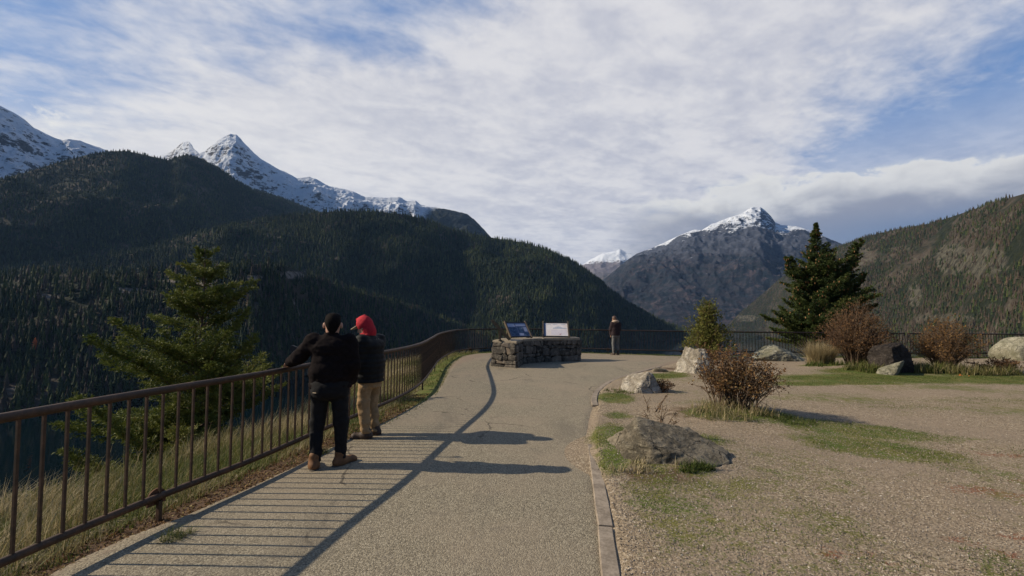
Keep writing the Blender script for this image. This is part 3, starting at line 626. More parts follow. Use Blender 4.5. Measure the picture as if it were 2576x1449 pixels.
def kerb(name, pts, wd, label):
    L = smooth_line(pts, .12); t = np.gradient(L, axis=0); t /= np.linalg.norm(t, axis=1, keepdims=True); nrm = np.stack([t[:, 1], -t[:, 0]], 1)
    w_ = wd/2*(1+.10*fbm(np.concatenate([L*2.3, L[:, :1]*0], 1), 3)[:, None])
    prof = [(-1, -.04), (-1, .040), (-.86, .052), (.86, .054), (1, .042), (1, -.04)]
    V = []
    for (s_, z) in prof:
        zz = z+.006*fbm(np.concatenate([L*4, L[:, :1]*0+s_], 1), 3) if z > 0 else np.full(len(L), z)
        V.append(np.concatenate([L+nrm*w_*s_, zz[:, None]], 1))
    V = np.stack(V, 1); m_, k = V.shape[:2]; ii = np.arange(m_-1)[:, None]*k; jj = np.arange(k-1)[None]
    Q = np.stack([ii+jj, ii+k+jj, ii+k+jj+1, ii+jj+1], -1).reshape(-1, 4)
    Q = Q[[not ((q // k).min() in cracks_) for q in Q]] if (cracks_ := set()) else Q
    ends = [(0, 1, 2, 3), (0, 3, 4, 5), tuple((m_-1)*k+e for e in (3, 2, 1, 0)), tuple((m_-1)*k+e for e in (5, 4, 3, 0))]
    o = mk(name, V, [np.vstack([Q, ends])], M['kerb'], smooth=False)
    return tag(o, label, 'kerb')
kerb('concrete_kerb', [(.42, 1.2), (.66, 2.9), (.755, 3.52)], .125, 'pale concrete kerb piece nearest the camera along the path')
kerb('concrete_kerb', [(.765, 3.545), (.86, 4.25), (.93, 4.75), (1.06, 5.75)], .125, 'concrete kerb piece beside the big flat boulder, its far end sunk in gravel')
kerb('concrete_kerb', [(1.58, 8.25), (1.68, 8.9), (1.98, 9.98), (2.66, 11.5), (3.75, 13.1), (4.97, 14.7)], .12, 'curved kerb line beyond the gravel, bending towards the white stump boulder')

# ------------------------------------------------------------------ railings
def railing(name, pts, label, mat_, loc_rev=False, sp=.134, plates=()):
    L = smooth_line(pts, sp); root = empty(name, (*L[0], 0), label=label, cat='railing'); o0 = np.array([*L[0], 0])
    def zg(p): return np.zeros(len(p))
    for nm, z, r_ in (('top_rail', 1.07, .031), ('bottom_rail', .20, .028)):
        b = MB(); P = np.concatenate([L, np.full((len(L), 1), z)], 1)-o0
        b.tube(P, r_, 10); b.build(nm, mat_, root, True)
    order = np.argsort(np.hypot(L[:, 0], L[:, 1]-.0)); order = [k for k in order if L[k, 1] > .9]
    pk = None; rest = MB()
    for c, k in enumerate(order):
        p = L[k]-o0[:2]
        if c < 100:
            if pk is None:
                b = MB(); b.box((0, 0, 0), (.0165, .0165, .83)); pk = b.build('picket', mat_, root); q = pk
            else:
                q = pk.copy(); COL.objects.link(q); q.parent = root
            q.location = (p[0], p[1], .635)
            j = min(max(k, 1), len(L)-2); dd = L[j+1]-L[j-1]; q.rotation_euler.z = math.atan2(dd[1], dd[0])
        else: rest.box((p[0], p[1], .635), (.0165, .0165, .83))
    if rest.n: tag(rest.build('picket', mat_, root), kind='stuff')
    for s_ in np.arange(.2, len(L)*sp, 3.25):
        k = min(int(s_/sp), len(L)-2); p = L[k]-o0[:2]
        if L[k, 1] < .9: continue
        dd = L[k+1]-L[k]; a = math.atan2(dd[1], dd[0]); R3 = np.array(Matrix.Rotation(a, 3, 'Z'))
        out = R3 @ np.array([0, .034, 0])
        b = MB(); th = np.linspace(0, np.pi, 17)
        prof = np.concatenate([[(-.075, -.07)], np.stack([-.075*np.cos(th), -.015+.075*np.sin(th)], 1), [(.075, -.07)]])
        n = len(prof); V = np.concatenate([np.stack([prof[:, 0], np.full(n, y_), prof[:, 1]], 1) for y_ in (-.006, .006)])
        V = V @ R3.T + np.array([p[0], p[1], .20])+out
        T = [(0, k2, k2+1) for k2 in range(1, n-1)]+[(n, n+k2+1, n+k2) for k2 in range(1, n-1)]
        b.add(V, T, [(k2, (k2+1) % n, n+(k2+1) % n, n+k2) for k2 in range(n)])
        b.build('foot_plate', M['rust'], root)
        b = MB(); b.box((p[0], p[1], .03), (.03, .03, .27), R3); b.build('foot_post', mat_, root)
    return root
railing('metal_railing', FN, 'rust brown metal railing curving along the left edge of the path beside the two men', M['rail'])
railing('metal_railing', FM, 'dark metal railing running across behind the stone sign wall and the lone person', M['rail_dark'])
railing('metal_railing', FR, 'dark metal railing section at the far right behind the orange bush', M['rail_dark'])

# ------------------------------------------------------------------ boulders
def ico(sub):
    bpy.ops.mesh.primitive_ico_sphere_add(subdivisions=sub, radius=1); o = bpy.context.object; me = o.data
    V = np.empty(len(me.vertices)*3); me.vertices.foreach_get('co', V); F = np.empty(len(me.polygons)*3, int); me.polygons.foreach_get('vertices', F)
    bpy.data.objects.remove(o); bpy.data.meshes.remove(me); return V.reshape(-1, 3), F.reshape(-1, 3)
ICO5, ICO4, ICO3 = ico(6), ico(4), ico(3)
def rock_shape(seed, planes=None, nplane=13, p=12, rough=.06, tmpl=ICO5):
    r_ = np.random.default_rng(seed); D = tmpl[0]/np.linalg.norm(tmpl[0], axis=1, keepdims=True)
    N = r_.normal(size=(nplane, 3)); dist = r_.uniform(.72, 1.05, nplane)
    if planes is not None: N = np.vstack([np.array([q[:3] for q in planes]), N]); dist = np.concatenate([[q[3] for q in planes], dist+.12])
    N /= np.linalg.norm(N, axis=1, keepdims=True)
    c = np.clip(D @ N.T/dist, 1e-4, None); rad = (c**p).sum(1)**(-1/p)
    V = D*rad[:, None]
    n = fbm(V*2.2+seed*3.1, 5, .55, ridged=True)*rough + fbm(V*9+seed, 4, .6)*rough*.45
    return V*(1+n)[:, None], tmpl[1]
def rock(name, label, loc, dim, seed, mat_, rz=0.0, planes=None, **kw):
    V, F = rock_shape(seed, planes, **kw); o = mk(name, V*np.array(dim), [F], mat_, smooth=True)
    o.location = loc; o.rotation_euler.z = rz
    return tag(o, label, 'boulder')
rock('boulder', 'large lichen grey boulder with a dented sloping top beside the kerb', (1.88, 5.25, .09), (.69, .57, .42), 3, M['rock'], -.12,
     [(.40, -.34, .86, .50), (-.90, -.1, .42, .80), (.05, -.98, .18, .74), (-.1, .85, .5, .70), (.90, -.2, -.42, .80), (.55, -.78, -.30, .84), (.75, .5, .35, .80), (-.5, -.8, .2, .86)], rough=.10, p=30)
rock('boulder', 'small pale boulder with a slanting lit left side on the green patch', (2.93, 9.85, .08), (.47, .40, .42), 11, M['rock_white'], .1,
     [(-.75, -.25, .65, .62), (.9, -.1, .3, .7), (.1, -.9, .3, .75), (.2, .3, .9, .82)], rough=.09, p=18)
rock('boulder', 'white streaked upright boulder behind the brown bush', (5.50, 13.15, .24), (.46, .42, .58), 21, M['rock_white'], .2,
     [(-.8, -.35, .45, .58), (.9, -.2, .2, .75), (-.2, -.9, .35, .75), (.2, .1, .95, .84)], rough=.14, p=18)
rock('boulder', 'low pointed pale green boulder in front of the far railing', (10.55, 17.6, .18), (.80, .55, .50), 31, M['rock_green'], 0,
     [(-.5, -.3, .8, .62), (.6, -.35, .75, .62), (.1, -.95, .3, .72)], rough=.11, p=18)
rock('boulder', 'dark blocky boulder between the two russet bushes', (11.75, 13.6, .42), (.50, .45, .62), 41, M['rock_dark'], .2,
     [(-.95, 0, .1, .72), (.95, .05, .05, .78), (.0, -.95, .15, .75), (-.15, .1, .98, .74)], rough=.13, p=26)
rock('boulder', 'small greenish rock at the foot of the dark boulder', (11.15, 13.05, .06), (.30, .26, .26), 51, M['rock_green'], 0, rough=.07)
rock('boulder', 'tall rounded pale boulder at the right edge of the photo', (21.95, 18.9, .30), (.95, .70, .78), 61, M['rock_green'], 0,
     [(-.75, -.2, .62, .78), (-.95, -.1, -.1, .80), (0, -.95, .2, .78), (.2, .1, .95, .86)], rough=.05)
rock('boulder', 'small reddish stone lying left of the white streaked boulder', (4.55, 13.4, .03), (.28, .16, .12), 71, M['rock'], .2, rough=.06, tmpl=ICO3)

# ------------------------------------------------------------------ stone sign wall
wall = empty('stone_wall', (.6, 15.4, 0), label='low rubble stone wall with flat cap carrying the three information signs', cat='wall'); WO = np.array([.6, 15.4, 0])
INN = np.array([(.13, 14.02), (.36, 15.2), (1.12, 15.92), (2.56, 16.35)]); OUT = np.array([(-.60, 14.42), (-.38, 15.55), (.72, 16.62), (2.52, 17.05)])
HW = .80
def batter(P, Cn, k): return P+(P-Cn)*k
cen = (INN+OUT)/2
def ring(k): return np.vstack([batter(INN, cen, k), batter(OUT, cen, k)[::-1]])
def loop_mesh(b, R0, R1, z0, z1, top=True):
    n = len(R0); V = np.vstack([np.c_[R0, np.full(n, z0)], np.c_[R1, np.full(n, z1)]])-WO
    Q = [(i_, (i_+1) % n, n+(i_+1) % n, n+i_) for i_ in range(n)]
    h = n//2
    for (o_, rev) in ((n, 0), (0, 1)) if top else ():
        for i_ in range(h-1):
            q = (o_+i_, o_+i_+1, o_+n-2-i_, o_+n-1-i_); Q.append(q[::-1] if not rev else q)
    b.add(V, None, [q[::-1] for q in Q])
b = MB(); loop_mesh(b, ring(.11)*1.0, ring(-.06), -.05, HW); b.build('wall_core', M['mortar'], wall)
r_ = np.random.default_rng(77); b = MB()
rb, rt = ring(.11), ring(-.06); n = len(rb)
for s_ in range(n):
    a0, a1 = rb[s_], rb[(s_+1) % n]; c0, c1 = rt[s_], rt[(s_+1) % n]; Ln = np.linalg.norm(a1-a0); t3 = np.r_[(a1-a0)/Ln, 0]
    up = np.r_[((c0+c1)/2-(a0+a1)/2), HW+.05]; up /= np.linalg.norm(up); nn = np.cross(t3, up); nn = nn if np.dot(nn[:2], (a0+a1)/2-cen.mean(0)) > 0 or s_ == 1 else nn
    cmid = (a0+a1)/2; 
    if s_ in (0, 1, 2): nn = np.cross(t3, up)
    z = 0.0
    while z < HW-.02:
        hh = min(r_.uniform(.11, .27), HW-z+.02); u = 0.0
        while u < Ln-.02:
            ww = min(r_.uniform(.13, .44)*(1.25 if z < .05 else 1), Ln-u)
            if Ln-u-ww < .08: ww = Ln-u
            f = z/HW; e0 = a0+(c0-a0)*f; e1 = a1+(c1-a1)*f; pc = e0+(e1-e0)*((u+ww/2)/Ln)
            V, F = rock_shape(int(r_.integers(1e6)), [(1, 0, 0, .97), (-1, 0, 0, .97), (0, 1, 0, .97), (0, -1, 0, .97), (0, 0, 1, .8), (0, 0, -1, .8)], 7, 24, .07, ICO4)
            V = V*np.array([ww*.53-.008, hh*.53-.008, .050+r_.uniform(-.015, .03)])
            ang = r_.uniform(-.20, .20); ca, sa = math.cos(ang), math.sin(ang)
            V = np.c_[V[:, 0]*ca-V[:, 1]*sa, V[:, 0]*sa+V[:, 1]*ca, V[:, 2]]
            Wp = V @ np.stack([t3, up, nn])+np.r_[pc, z+hh/2]-WO
            b.add(Wp, F, tint=np.clip(r_.normal(.45, .22), 0, 1))
            u += ww
        z += hh
b.build('stonework', M['stone'], wall, True)
rc = ring(.10)
b = MB()
for i_ in range(3):
    Pq = [rc[i_], rc[i_+1], rc[n-2-i_], rc[n-1-i_]]; c_ = np.mean(Pq, 0); Pq = [c_+(q-c_)*.995 for q in Pq]; z0, z1 = HW+.005, HW+.085+.006*i_
    V = [(*q, z0) for q in Pq]+[(*(c_+(q-c_)*.985), z1) for q in Pq]
    b.add(np.array(V)-WO, None, [(3, 2, 1, 0), (4, 5, 6, 7)]+[(k, (k+1) % 4, 4+(k+1) % 4, 4+k) for k in range(4)])
co_ = b.build('cap_stone', M['cap'], wall)
bv = co_.modifiers.new('bevel', 'BEVEL'); bv.width = .015; bv.segments = 2

# ------------------------------------------------------------------ information signs
def mat_print(name, fn): return mat(name, fn)
def white_print(g):
    p = obj_co(g); n = g.noise(p, 4, 5, .6); n2 = g.noise(p, 30, 3, .6)
    c = g.mix(g.ss(n, .4, .65), (.66, .60, .56), (.74, .71, .70)); c = g.mix(g.ss(n2, .55, .7, 0.0, .2), c, (.5, .5, .55))
    return pbsdf(g, c, .35, .4)
M['print_white'] = mat('faded_white_print', white_print)
M['print_blue'] = simple('dark_blue_print', (.10, .12, .20), (.13, .15, .24), 6, .35, .4, 0)
def photo_print(g):
    p = obj_co(g); n = g.noise(p, 9, 4, .6, .5)
    return pbsdf(g, g.ramp(n, [(.3, (.012, .028, .065)), (.5, (.03, .065, .13)), (.62, (.10, .15, .22)), (.72, (.35, .36, .36))]), .35, .4)
M['print_photo'] = mat('blue_photo_print', photo_print)
M['print_text'] = simple('printed_text', (.34, .36, .46), (.42, .44, .54), 30, .4, .3, 0)
M['print_ridge'] = simple('faded_ridge_print', (.30, .36, .44), (.48, .50, .55), 18, .4, .3, 0)
M['print_red'] = simple('red_mark_print', (.50, .14, .18), (.62, .32, .34), 40, .4, .3, 0)
M['print_pale'] = simple('pale_band_print', (.56, .52, .56), (.64, .60, .62), 12, .4, .3, 0)

def sign(label, base, rz, w_, h_, tilt, rise, kind):
    """slanted interpretive panel: local x across, the reader stands on the -y side"""
    root = empty('information_sign', base, rz, label=label, cat='sign')
    Rt = np.array(Matrix.Rotation(-tilt, 3, 'X'))          # panel plane: u = x, v = up the slope
    Rt = np.stack([np.array([1, 0, 0]), np.array([0, math.sin(tilt), math.cos(tilt)]), np.array([0, -math.cos(tilt), math.sin(tilt)])], 1)
    c0 = np.array([0, 0, rise])
    def at(u, v, o_=0): return Rt @ np.array([u, v, o_])+c0
    def plate(nm, u0, v0, u1, v1, o_, th, mat_, par=root):
        b_ = MB(); b_.box(at((u0+u1)/2, (v0+v1)/2, o_), (abs(u1-u0), abs(v1-v0), th), Rt); return b_.build(nm, mat_, par)
    pan = plate('panel', -w_/2, .02, w_/2, h_-.02, 0, .018, M['print_white'] if kind == 'white' else M['print_blue'])
    plate('border', -w_/2, -.012, w_/2, .02, .004, .034, M['black']); plate('border', -w_/2, h_-.02, w_/2, h_+.012, .004, .034, M['black'])
    for s_ in (-1, 1):
        b_ = MB(); b_.box(at(s_*(w_/2+.024), h_/2+.01, 0), (.046, h_+.12, .095), Rt); b_.build('side_rail', M['frame'], root)
        b_ = MB(); q = at(s_*(w_/2+.024), h_*.48, -.034); b_.box((q[0], q[1]+.015, q[2]/2), (.05, .05, q[2])); b_.build('leg', M['frame'], root)
        b_ = MB(); b_.box((q[0], q[1]+.015, .009), (.12, .12, .016)); b_.build('foot_plate', M['black'], root)
    def pr(nm, m_, u0, v0, u1, v1): plate(nm, (u0-.5)*w_, v0*h_, (u1-.5)*w_, v1*h_, .0105, .002, M[m_], pan)
    if kind == 'blue':
        pr('text_block', 'print_text', .04, .70, .40, .91); pr('text_block', 'print_text', .45, .74, .96, .91)
        pr('photo_print', 'print_photo', .06, .08, .44, .66); pr('photo_print', 'print_photo', .50, .28, .77, .70)
        pr('photo_print', 'print_photo', .73, .06, .97, .30); pr('text_block', 'print_text', .80, .36, .96, .66); pr('text_block', 'print_text', .47, .08, .69, .24)
    elif kind == 'white':
        pr('border_strip', 'print_blue', .005, .05, .065, .95); pr('text_block', 'print_pale', .30, .10, .97, .48)
        b_ = MB(); r2 = np.random.default_rng(4)
        for k in range(16):
            u = .38+.035*k; hgt = .05+.14*math.exp(-((k-6)/4.0)**2)+r2.uniform(0, .03)
            V = [at((u-.5)*w_, .56*h_, .0105+.0001*k), at((u+.075-.5)*w_, .56*h_, .0105+.0001*k), at((u+.036-.5)*w_, (.56+hgt)*h_, .0105+.0001*k)]
            b_.add(V, [(0, 1, 2)])
        b_.build('ridge_print', M['print_ridge'], pan)
        for (u, v, s_) in ((.62, .14, .02), (.66, .12, .05), (.60, .24, .015), (.72, .20, .02), (.55, .18, .012)): pr('red_mark', 'print_red', u, v, u+s_, v+s_*1.4)
        for (u, v) in ((.10, .86), (.38, .86), (.72, .86)): pr('text_line', 'print_ridge', u, v, u+.2, v+.035)
    else:
        pr('text_block', 'print_text', .05, .70, .95, .92); pr('photo_print', 'print_photo', .08, .10, .55, .62)
    return root
zc = HW+.09
sign('edge-on dark sign panel slanting to the right on the lit pier end', (-.12, 14.72, zc), R(94), .80, .74, R(43), .06, 'dark')
sign('slanted dark blue sign with photo prints in the middle of the stone wall', (.34, 15.74, zc), R(27), .80, .68, R(43), .05, 'blue')
sign('faded white upright sign with a ridge sketch at the right end of the wall', (1.66, 16.36, zc+.004), R(-2), .90, .70, R(45), .04, 'white')

# ------------------------------------------------------------------ people: distance fields turned into smooth meshes
def smin(a, b_, k): h = np.clip(.5+.5*(b_-a)/k, 0, 1); return b_*(1-h)+a*h-k*h*(1-h)
def rc_(P, a, b_, ra, rb_):
    a = np.asarray(a, np.float32); b_ = np.asarray(b_, np.float32); ab = b_-a; t = np.clip(((P-a) @ ab)/max(float(ab @ ab), 1e-9), 0, 1)
    return np.linalg.norm(P-a-t[..., None]*ab, axis=-1)-(ra+(rb_-ra)*t)
def el_(P, c, r_): q = (P-np.asarray(c, np.float32)); r_ = np.asarray(r_, np.float32); k0 = np.linalg.norm(q/r_, axis=-1); k1 = np.linalg.norm(q/r_**2, axis=-1)+1e-6; return k0*(k0-1)/k1
def chain(P, pts, k=.03):
    d = None
    for (a, ra), (b_, rb_) in zip(pts[:-1], pts[1:]):
        e = rc_(P, a, b_, ra, rb_); d = e if d is None else smin(d, e, k)
    return d
def nets(f, lo, hi, h):
    lo = np.asarray(lo, float); hi = np.asarray(hi, float); n = np.ceil((hi-lo)/h).astype(int)+1
    ax = [lo[k]+np.arange(n[k])*h for k in range(3)]; P = np.stack(np.meshgrid(*ax, indexing='ij'), -1).astype(np.float32)
    D = f(P).astype(np.float32); D = np.where(np.abs(D) < 1e-6, 1e-6, D)
    c = [n[0]-1, n[1]-1, n[2]-1]; acc = np.zeros((*c, 3), np.float32); cnt = np.zeros(c, np.float32)
    sl_ = lambda o: D[o[0]:o[0]+c[0], o[1]:o[1]+c[1], o[2]:o[2]+c[2]]
    for ax_ in range(3):
        for a in (0, 1):
            for b_ in (0, 1):
                o = [0, 0, 0]; oth = [k for k in range(3) if k != ax_]; o[oth[0]] = a; o[oth[1]] = b_
                o2 = list(o); o2[ax_] = 1; d0, d1 = sl_(o), sl_(o2); x = (d0*d1) < 0
                t = np.where(x, d0/np.where(x, d0-d1, 1), 0)
                v = np.zeros((*c, 3), np.float32); v[..., oth[0]] = a; v[..., oth[1]] = b_; v[..., ax_] = t
                acc += np.where(x[..., None], v, 0); cnt += x
    on = cnt > 0; idx = np.full(c, -1, np.int64); idx[on] = np.arange(on.sum())
    base = np.stack(np.nonzero(on), 1); V = lo+(base+acc[on]/cnt[on][:, None])*h; Q = []
    for ax_ in range(3):
        u, v = [(1, 2), (2, 0), (0, 1)][ax_]
        s = [slice(1, c[k]) for k in range(3)]; s[ax_] = slice(0, c[ax_])
        D0 = D[tuple(slice(q.start, q.stop) for q in s)]; s1 = list(s); s1[ax_] = slice(1, c[ax_]+1); D1 = D[tuple(s1)]
        x = (D0*D1) < 0; I = np.stack(np.nonzero(x), 1)+np.array([q.start for q in s])
        if not len(I): continue
        eu = np.eye(3, dtype=int)[u]; ev = np.eye(3, dtype=int)[v]
        g_ = lambda J: idx[J[:, 0], J[:, 1], J[:, 2]]
        q = np.stack([g_(I-eu-ev), g_(I-ev), g_(I), g_(I-eu)], 1); flip = D0[x] > 0; q[flip] = q[flip][:, ::-1]; Q.append(q)
    return V, np.vstack(Q)
def body_part(name, f, lo, hi, h, mat_, parent, sub=0):
    V, Q = nets(f, lo, hi, h); return mk(name, V, [Q], mat_, parent, True)
def wr(P, s, a, o=0.0, st=(1, 1, 1)): return a*fbm(P*np.array(st, np.float32)*s+o, 3)

def hand_field(P, wrist, palm, dirn, side, up, curl, size=1.0):
    """palm and five bent fingers; dirn = finger direction, side = across the knuckles towards the thumb, up = back of the hand"""
    w0 = np.array(wrist, float); dirn, side, up = [np.array(v, float)/np.linalg.norm(v) for v in (dirn, side, up)]
    kn = w0+dirn*.085*size
    d = rc_(P, w0, w0+dirn*.03*size, .026*size, .028*size)
    for k in range(4): d = smin(d, rc_(P, w0+dirn*.02+side*(.018-.012*k)*size, kn+side*(.030-.020*k)*size, .016*size, .013*size), .012)
    for k, ln in enumerate((.072, .082, .076, .060)):
        a = kn+side*(.030-.020*k)*size; q = a; dd = dirn
        for seg in range(3):
            ang = curl*(.5+.25*seg); dd2 = dd*math.cos(ang)-up*math.sin(ang); e = q+dd2*ln*size*(.45, .32, .23)[seg]
            d = np.minimum(d, rc_(P, q, e, .0098-.0008*seg, .0092-.0008*seg)); q = e; dd = dd2
    a = w0+dirn*.03+side*.028*size; e = a+(dirn*.55+side*.6-up*.35)*.05*size; e2 = e+(dirn*.85+side*.1-up*.4)*.034*size
    return smin(d, np.minimum(rc_(P, a, e, .014, .012), rc_(P, e, e2, .012, .0095)), .010)

def head_field(P, c, s=1.0, yaw=0.0, nod=0.0):
    Rm = np.array(Matrix.Rotation(yaw, 3, 'Z') @ Matrix.Rotation(nod, 3, 'X'), np.float32)
    q = ((P-np.asarray(c, np.float32)) @ Rm)/s                 # local: x right, y forward, z up
    d = el_(q, (0, -.012, .018), (.077, .096, .100)); d = smin(d, el_(q, (0, .028, -.055), (.056, .066, .062)), .04)
    d = smin(d, rc_(q, (0, .086, .012), (0, .108, -.026), .010, .015), .014)          # nose
    d = smin(d, rc_(q, (-.022, .083, -.062), (.022, .083, -.062), .010, .010), .012)    # lips
    d = smin(d, el_(q, (0, .07, -.098), (.024, .022, .018)), .02)                       # chin
    d = smin(d, rc_(q, (-.036, .078, .030), (.036, .078, .030), .012, .012), .014)      # brow
    for s_ in (-1, 1):
        d = np.maximum(d, -el_(q, (s_*.032, .098, .008), (.016, .016, .010)))
        d = smin(d, el_(q, (s_*.087, -.004, -.006), (.013, .022, .034)), .008)
    return d*s, q

def shoe(name, root, foot, ang, mat_, tall=.15, L=.29):
    c, s_ = math.cos(ang), math.sin(ang); fx = lambda x, y, z: (foot[0]+x*c-y*s_, foot[1]+x*s_+y*c, foot[2]+z)
    def f(P):
        d = rc_(P, fx(0, -.05, .055), fx(0, .14, .045), .050, .046); d = smin(d, rc_(P, fx(0, .0, .05), fx(0, -.015, tall), .050, .055), .05)
        d = smin(d, rc_(P, fx(-.014, .15, .038), fx(.014, .17, .036), .036, .034), .03)
        return np.maximum(d+wr(P, 22, .003), foot[2]+.014-P[..., 2])
    lo = np.array([foot[0]-.24, foot[1]-.24, foot[2]]); o = body_part(name, f, lo, lo+np.array([.48, .48, tall+.10]), .009, mat_, root)
    def g_(P):
        d = rc_(P*np.array([1, 1, 0], np.float32), (*fx(0, -.06, 0)[:2], 0), (*fx(0, .165, 0)[:2], 0), .050, .047)
        return np.maximum(d, np.abs(P[..., 2]-foot[2]-.013)-.013)
    body_part('sole', g_, lo-np.array([0, 0, .02]), lo+np.array([.48, .48, .05]), .010, M['sole'], o)

def tors(P, z0, z1, w0, w1, d0, d1, cy0=0.0, cy1=0.0, cx0=0.0, cx1=0.0):
    """upright elliptical trunk between two heights"""
    t = np.clip((P[..., 2]-z0)/(z1-z0), 0, 1); cx = cx0+(cx1-cx0)*t; cy = cy0+(cy1-cy0)*t; w_ = w0+(w1-w0)*t; dd = d0+(d1-d0)*t
    k = np.sqrt(((P[..., 0]-cx)/w_)**2+((P[..., 1]-cy)/dd)**2+1e-9)
    rad = (k-1)*np.minimum(w_, dd)
    zc_ = np.maximum(z0-P[..., 2], P[..., 2]-z1)
    return np.where(zc_ > 0, np.sqrt(np.maximum(rad, 0)**2+zc_**2), np.maximum(rad, zc_)) if False else np.maximum(rad, zc_)

# --- man in the black jacket, left hand on the railing
m1 = empty('person', (-2.02, 4.92, .012), R(9), label='man in black jacket and tan boots seen from behind, one hand on the railing', cat='person')
sh = 1.40
armL = [((-.19, 0, sh), .062), ((-.36, .06, 1.21), .050), ((-.49, .22, 1.145), .036)]
armR = [((.19, -.01, sh), .062), ((.248, -.045, 1.13), .048), ((.205, .10, .955), .036)]
legs1 = [[((s_*.095, 0, .93), .095), ((s_*.118+(.0 if s_ > 0 else -.012), .015, .50), .066), ((s_*.125+.0, -.03+(.05 if s_ > 0 else -.03), .10), .045)] for s_ in (-1, 1)]
hd1 = (.0, .045, 1.575)
def b1(P):
    d, _ = head_field(P, hd1, 1.06, R(10), R(-6)); d = smin(d, rc_(P, (0, -.0, 1.38), (0, .02, 1.50), .066, .060), .04)
    d = smin(d, tors(P, .90, 1.42, .165, .185, .10, .10), .05)
    for a in (armL, armR): d = smin(d, chain(P, a), .05)
    for l in legs1: d = smin(d, chain(P, [(p, r_*.85) for p, r_ in l]), .04)
    d = smin(d, hand_field(P, (-.49, .22, 1.135), None, (-.55, .75, -.12), (.8, .6, 0), (0, .1, 1), .75), .02)
    d = smin(d, hand_field(P, (.205, .10, .955), None, (-.25, .45, -.85), (-.55, .6, .4), (.8, .3, -.2), .55), .02)
    return d
body_part('body', b1, (-.70, -.25, .05), (.45, .45, 1.75), .010, M['skin'], m1)
def j1(P):
    d = tors(P, .885, 1.34, .205, .218, .145, .145, .0, .0); d = smin(d, el_(P, (0, -.005, 1.33), (.222, .145, .14)), .05)
    d = smin(d, el_(P, (0, -.0, 1.06), (.226, .165, .17)), .06)
    for a in (armL, armR): d = smin(d, chain(P, [(p, r_+.030) for p, r_ in a]), .05)
    d = smin(d, tors(P, 1.38, 1.497, .092, .080, .090, .082, .005, .015), .03)
    d = np.maximum(d, -rc_(P, (0, .02, 1.44), (0, .02, 1.6), .066, .07))
    d = smin(d, tors(P, .880, .925, .222, .222, .155, .155), .02)
    return d+wr(P, 8, .014, 3, (1, 1, 2.0))+.010*np.abs(fbm(P*np.array([9, 9, 16], np.float32)+2, 2))+wr(P, 26, .004)
body_part('jacket', j1, (-.68, -.30, .83), (.46, .42, 1.56), .0105, M['jacket'], m1)
def t1(P):
    d = tors(P, .80, .96, .195, .195, .135, .135); d = smin(d, el_(P, (0, -.035, .87), (.185, .135, .13)), .05)
    for l in legs1: d = smin(d, chain(P, [(p, r_*.88+.020) for p, r_ in l]), .03)
    d = np.maximum(d, .085-P[..., 2])
    return d+wr(P, 10, .012, 1, (1, 1, 1.5))+wr(P, 24, .004)+.004*np.sin(P[..., 2]*60)*np.clip((.35-P[..., 2])*5, 0, 1)
body_part('trousers', t1, (-.34, -.28, .04), (.34, .28, 1.0), .0105, M['blackcloth'], m1)
def h1(P):
    _, q = head_field(P, hd1, 1.06, R(10), R(-6))
    d = el_(q, (0, -.020, .008), (.087, .108, .112)); d = smin(d, el_(q, (0, .015, .085), (.078, .088, .044)), .02); d = smin(d, el_(q, (0, -.045, -.07), (.066, .062, .05)), .03)
    d = np.maximum(d, np.where(q[..., 2] > .045, q[..., 1]-.07, q[..., 1]+.022)); d = np.maximum(d, -.100+.105*np.clip(np.abs(q[..., 0])/.075, 0, 1.2)**2-q[..., 2])
    return d+wr(P, 40, .004)
body_part('hair', h1, (-.16, -.14, 1.42), (.16, .22, 1.74), .008, M['hair'], m1)
shoe('boot', m1, (-.137, -.06, 0), R(18), M['tanboot']); shoe('boot', m1, (.125, .02, 0), R(-42), M['tanboot'])
b = MB(); b.box((-.13, -.135, .845), (.045, .010, .008), np.array(Matrix.Rotation(-.5, 3, 'Z'))); b.build('pocket_tab', M['beige'], m1)

cm = empty('camera_grip', (-2.62, 5.28, 1.10), label='small black camera on a hand grip held above the railing by the man in black', cat='camera')
b = MB(); b.tube([(0, 0, -.03), (.0, 0, .10), (.01, 0, .14)], [.014, .013, .012], 10); b.build('grip', M['black'], cm, True)
b = MB(); b.box((.02, 0, .185), (.115, .022, .062), np.array(Matrix.Rotation(.35, 3, 'Y'))); b.tube([(.03, .01, .185), (.03, .035, .185)], .02, 12); b.build('camera_body', M['black'], cm)

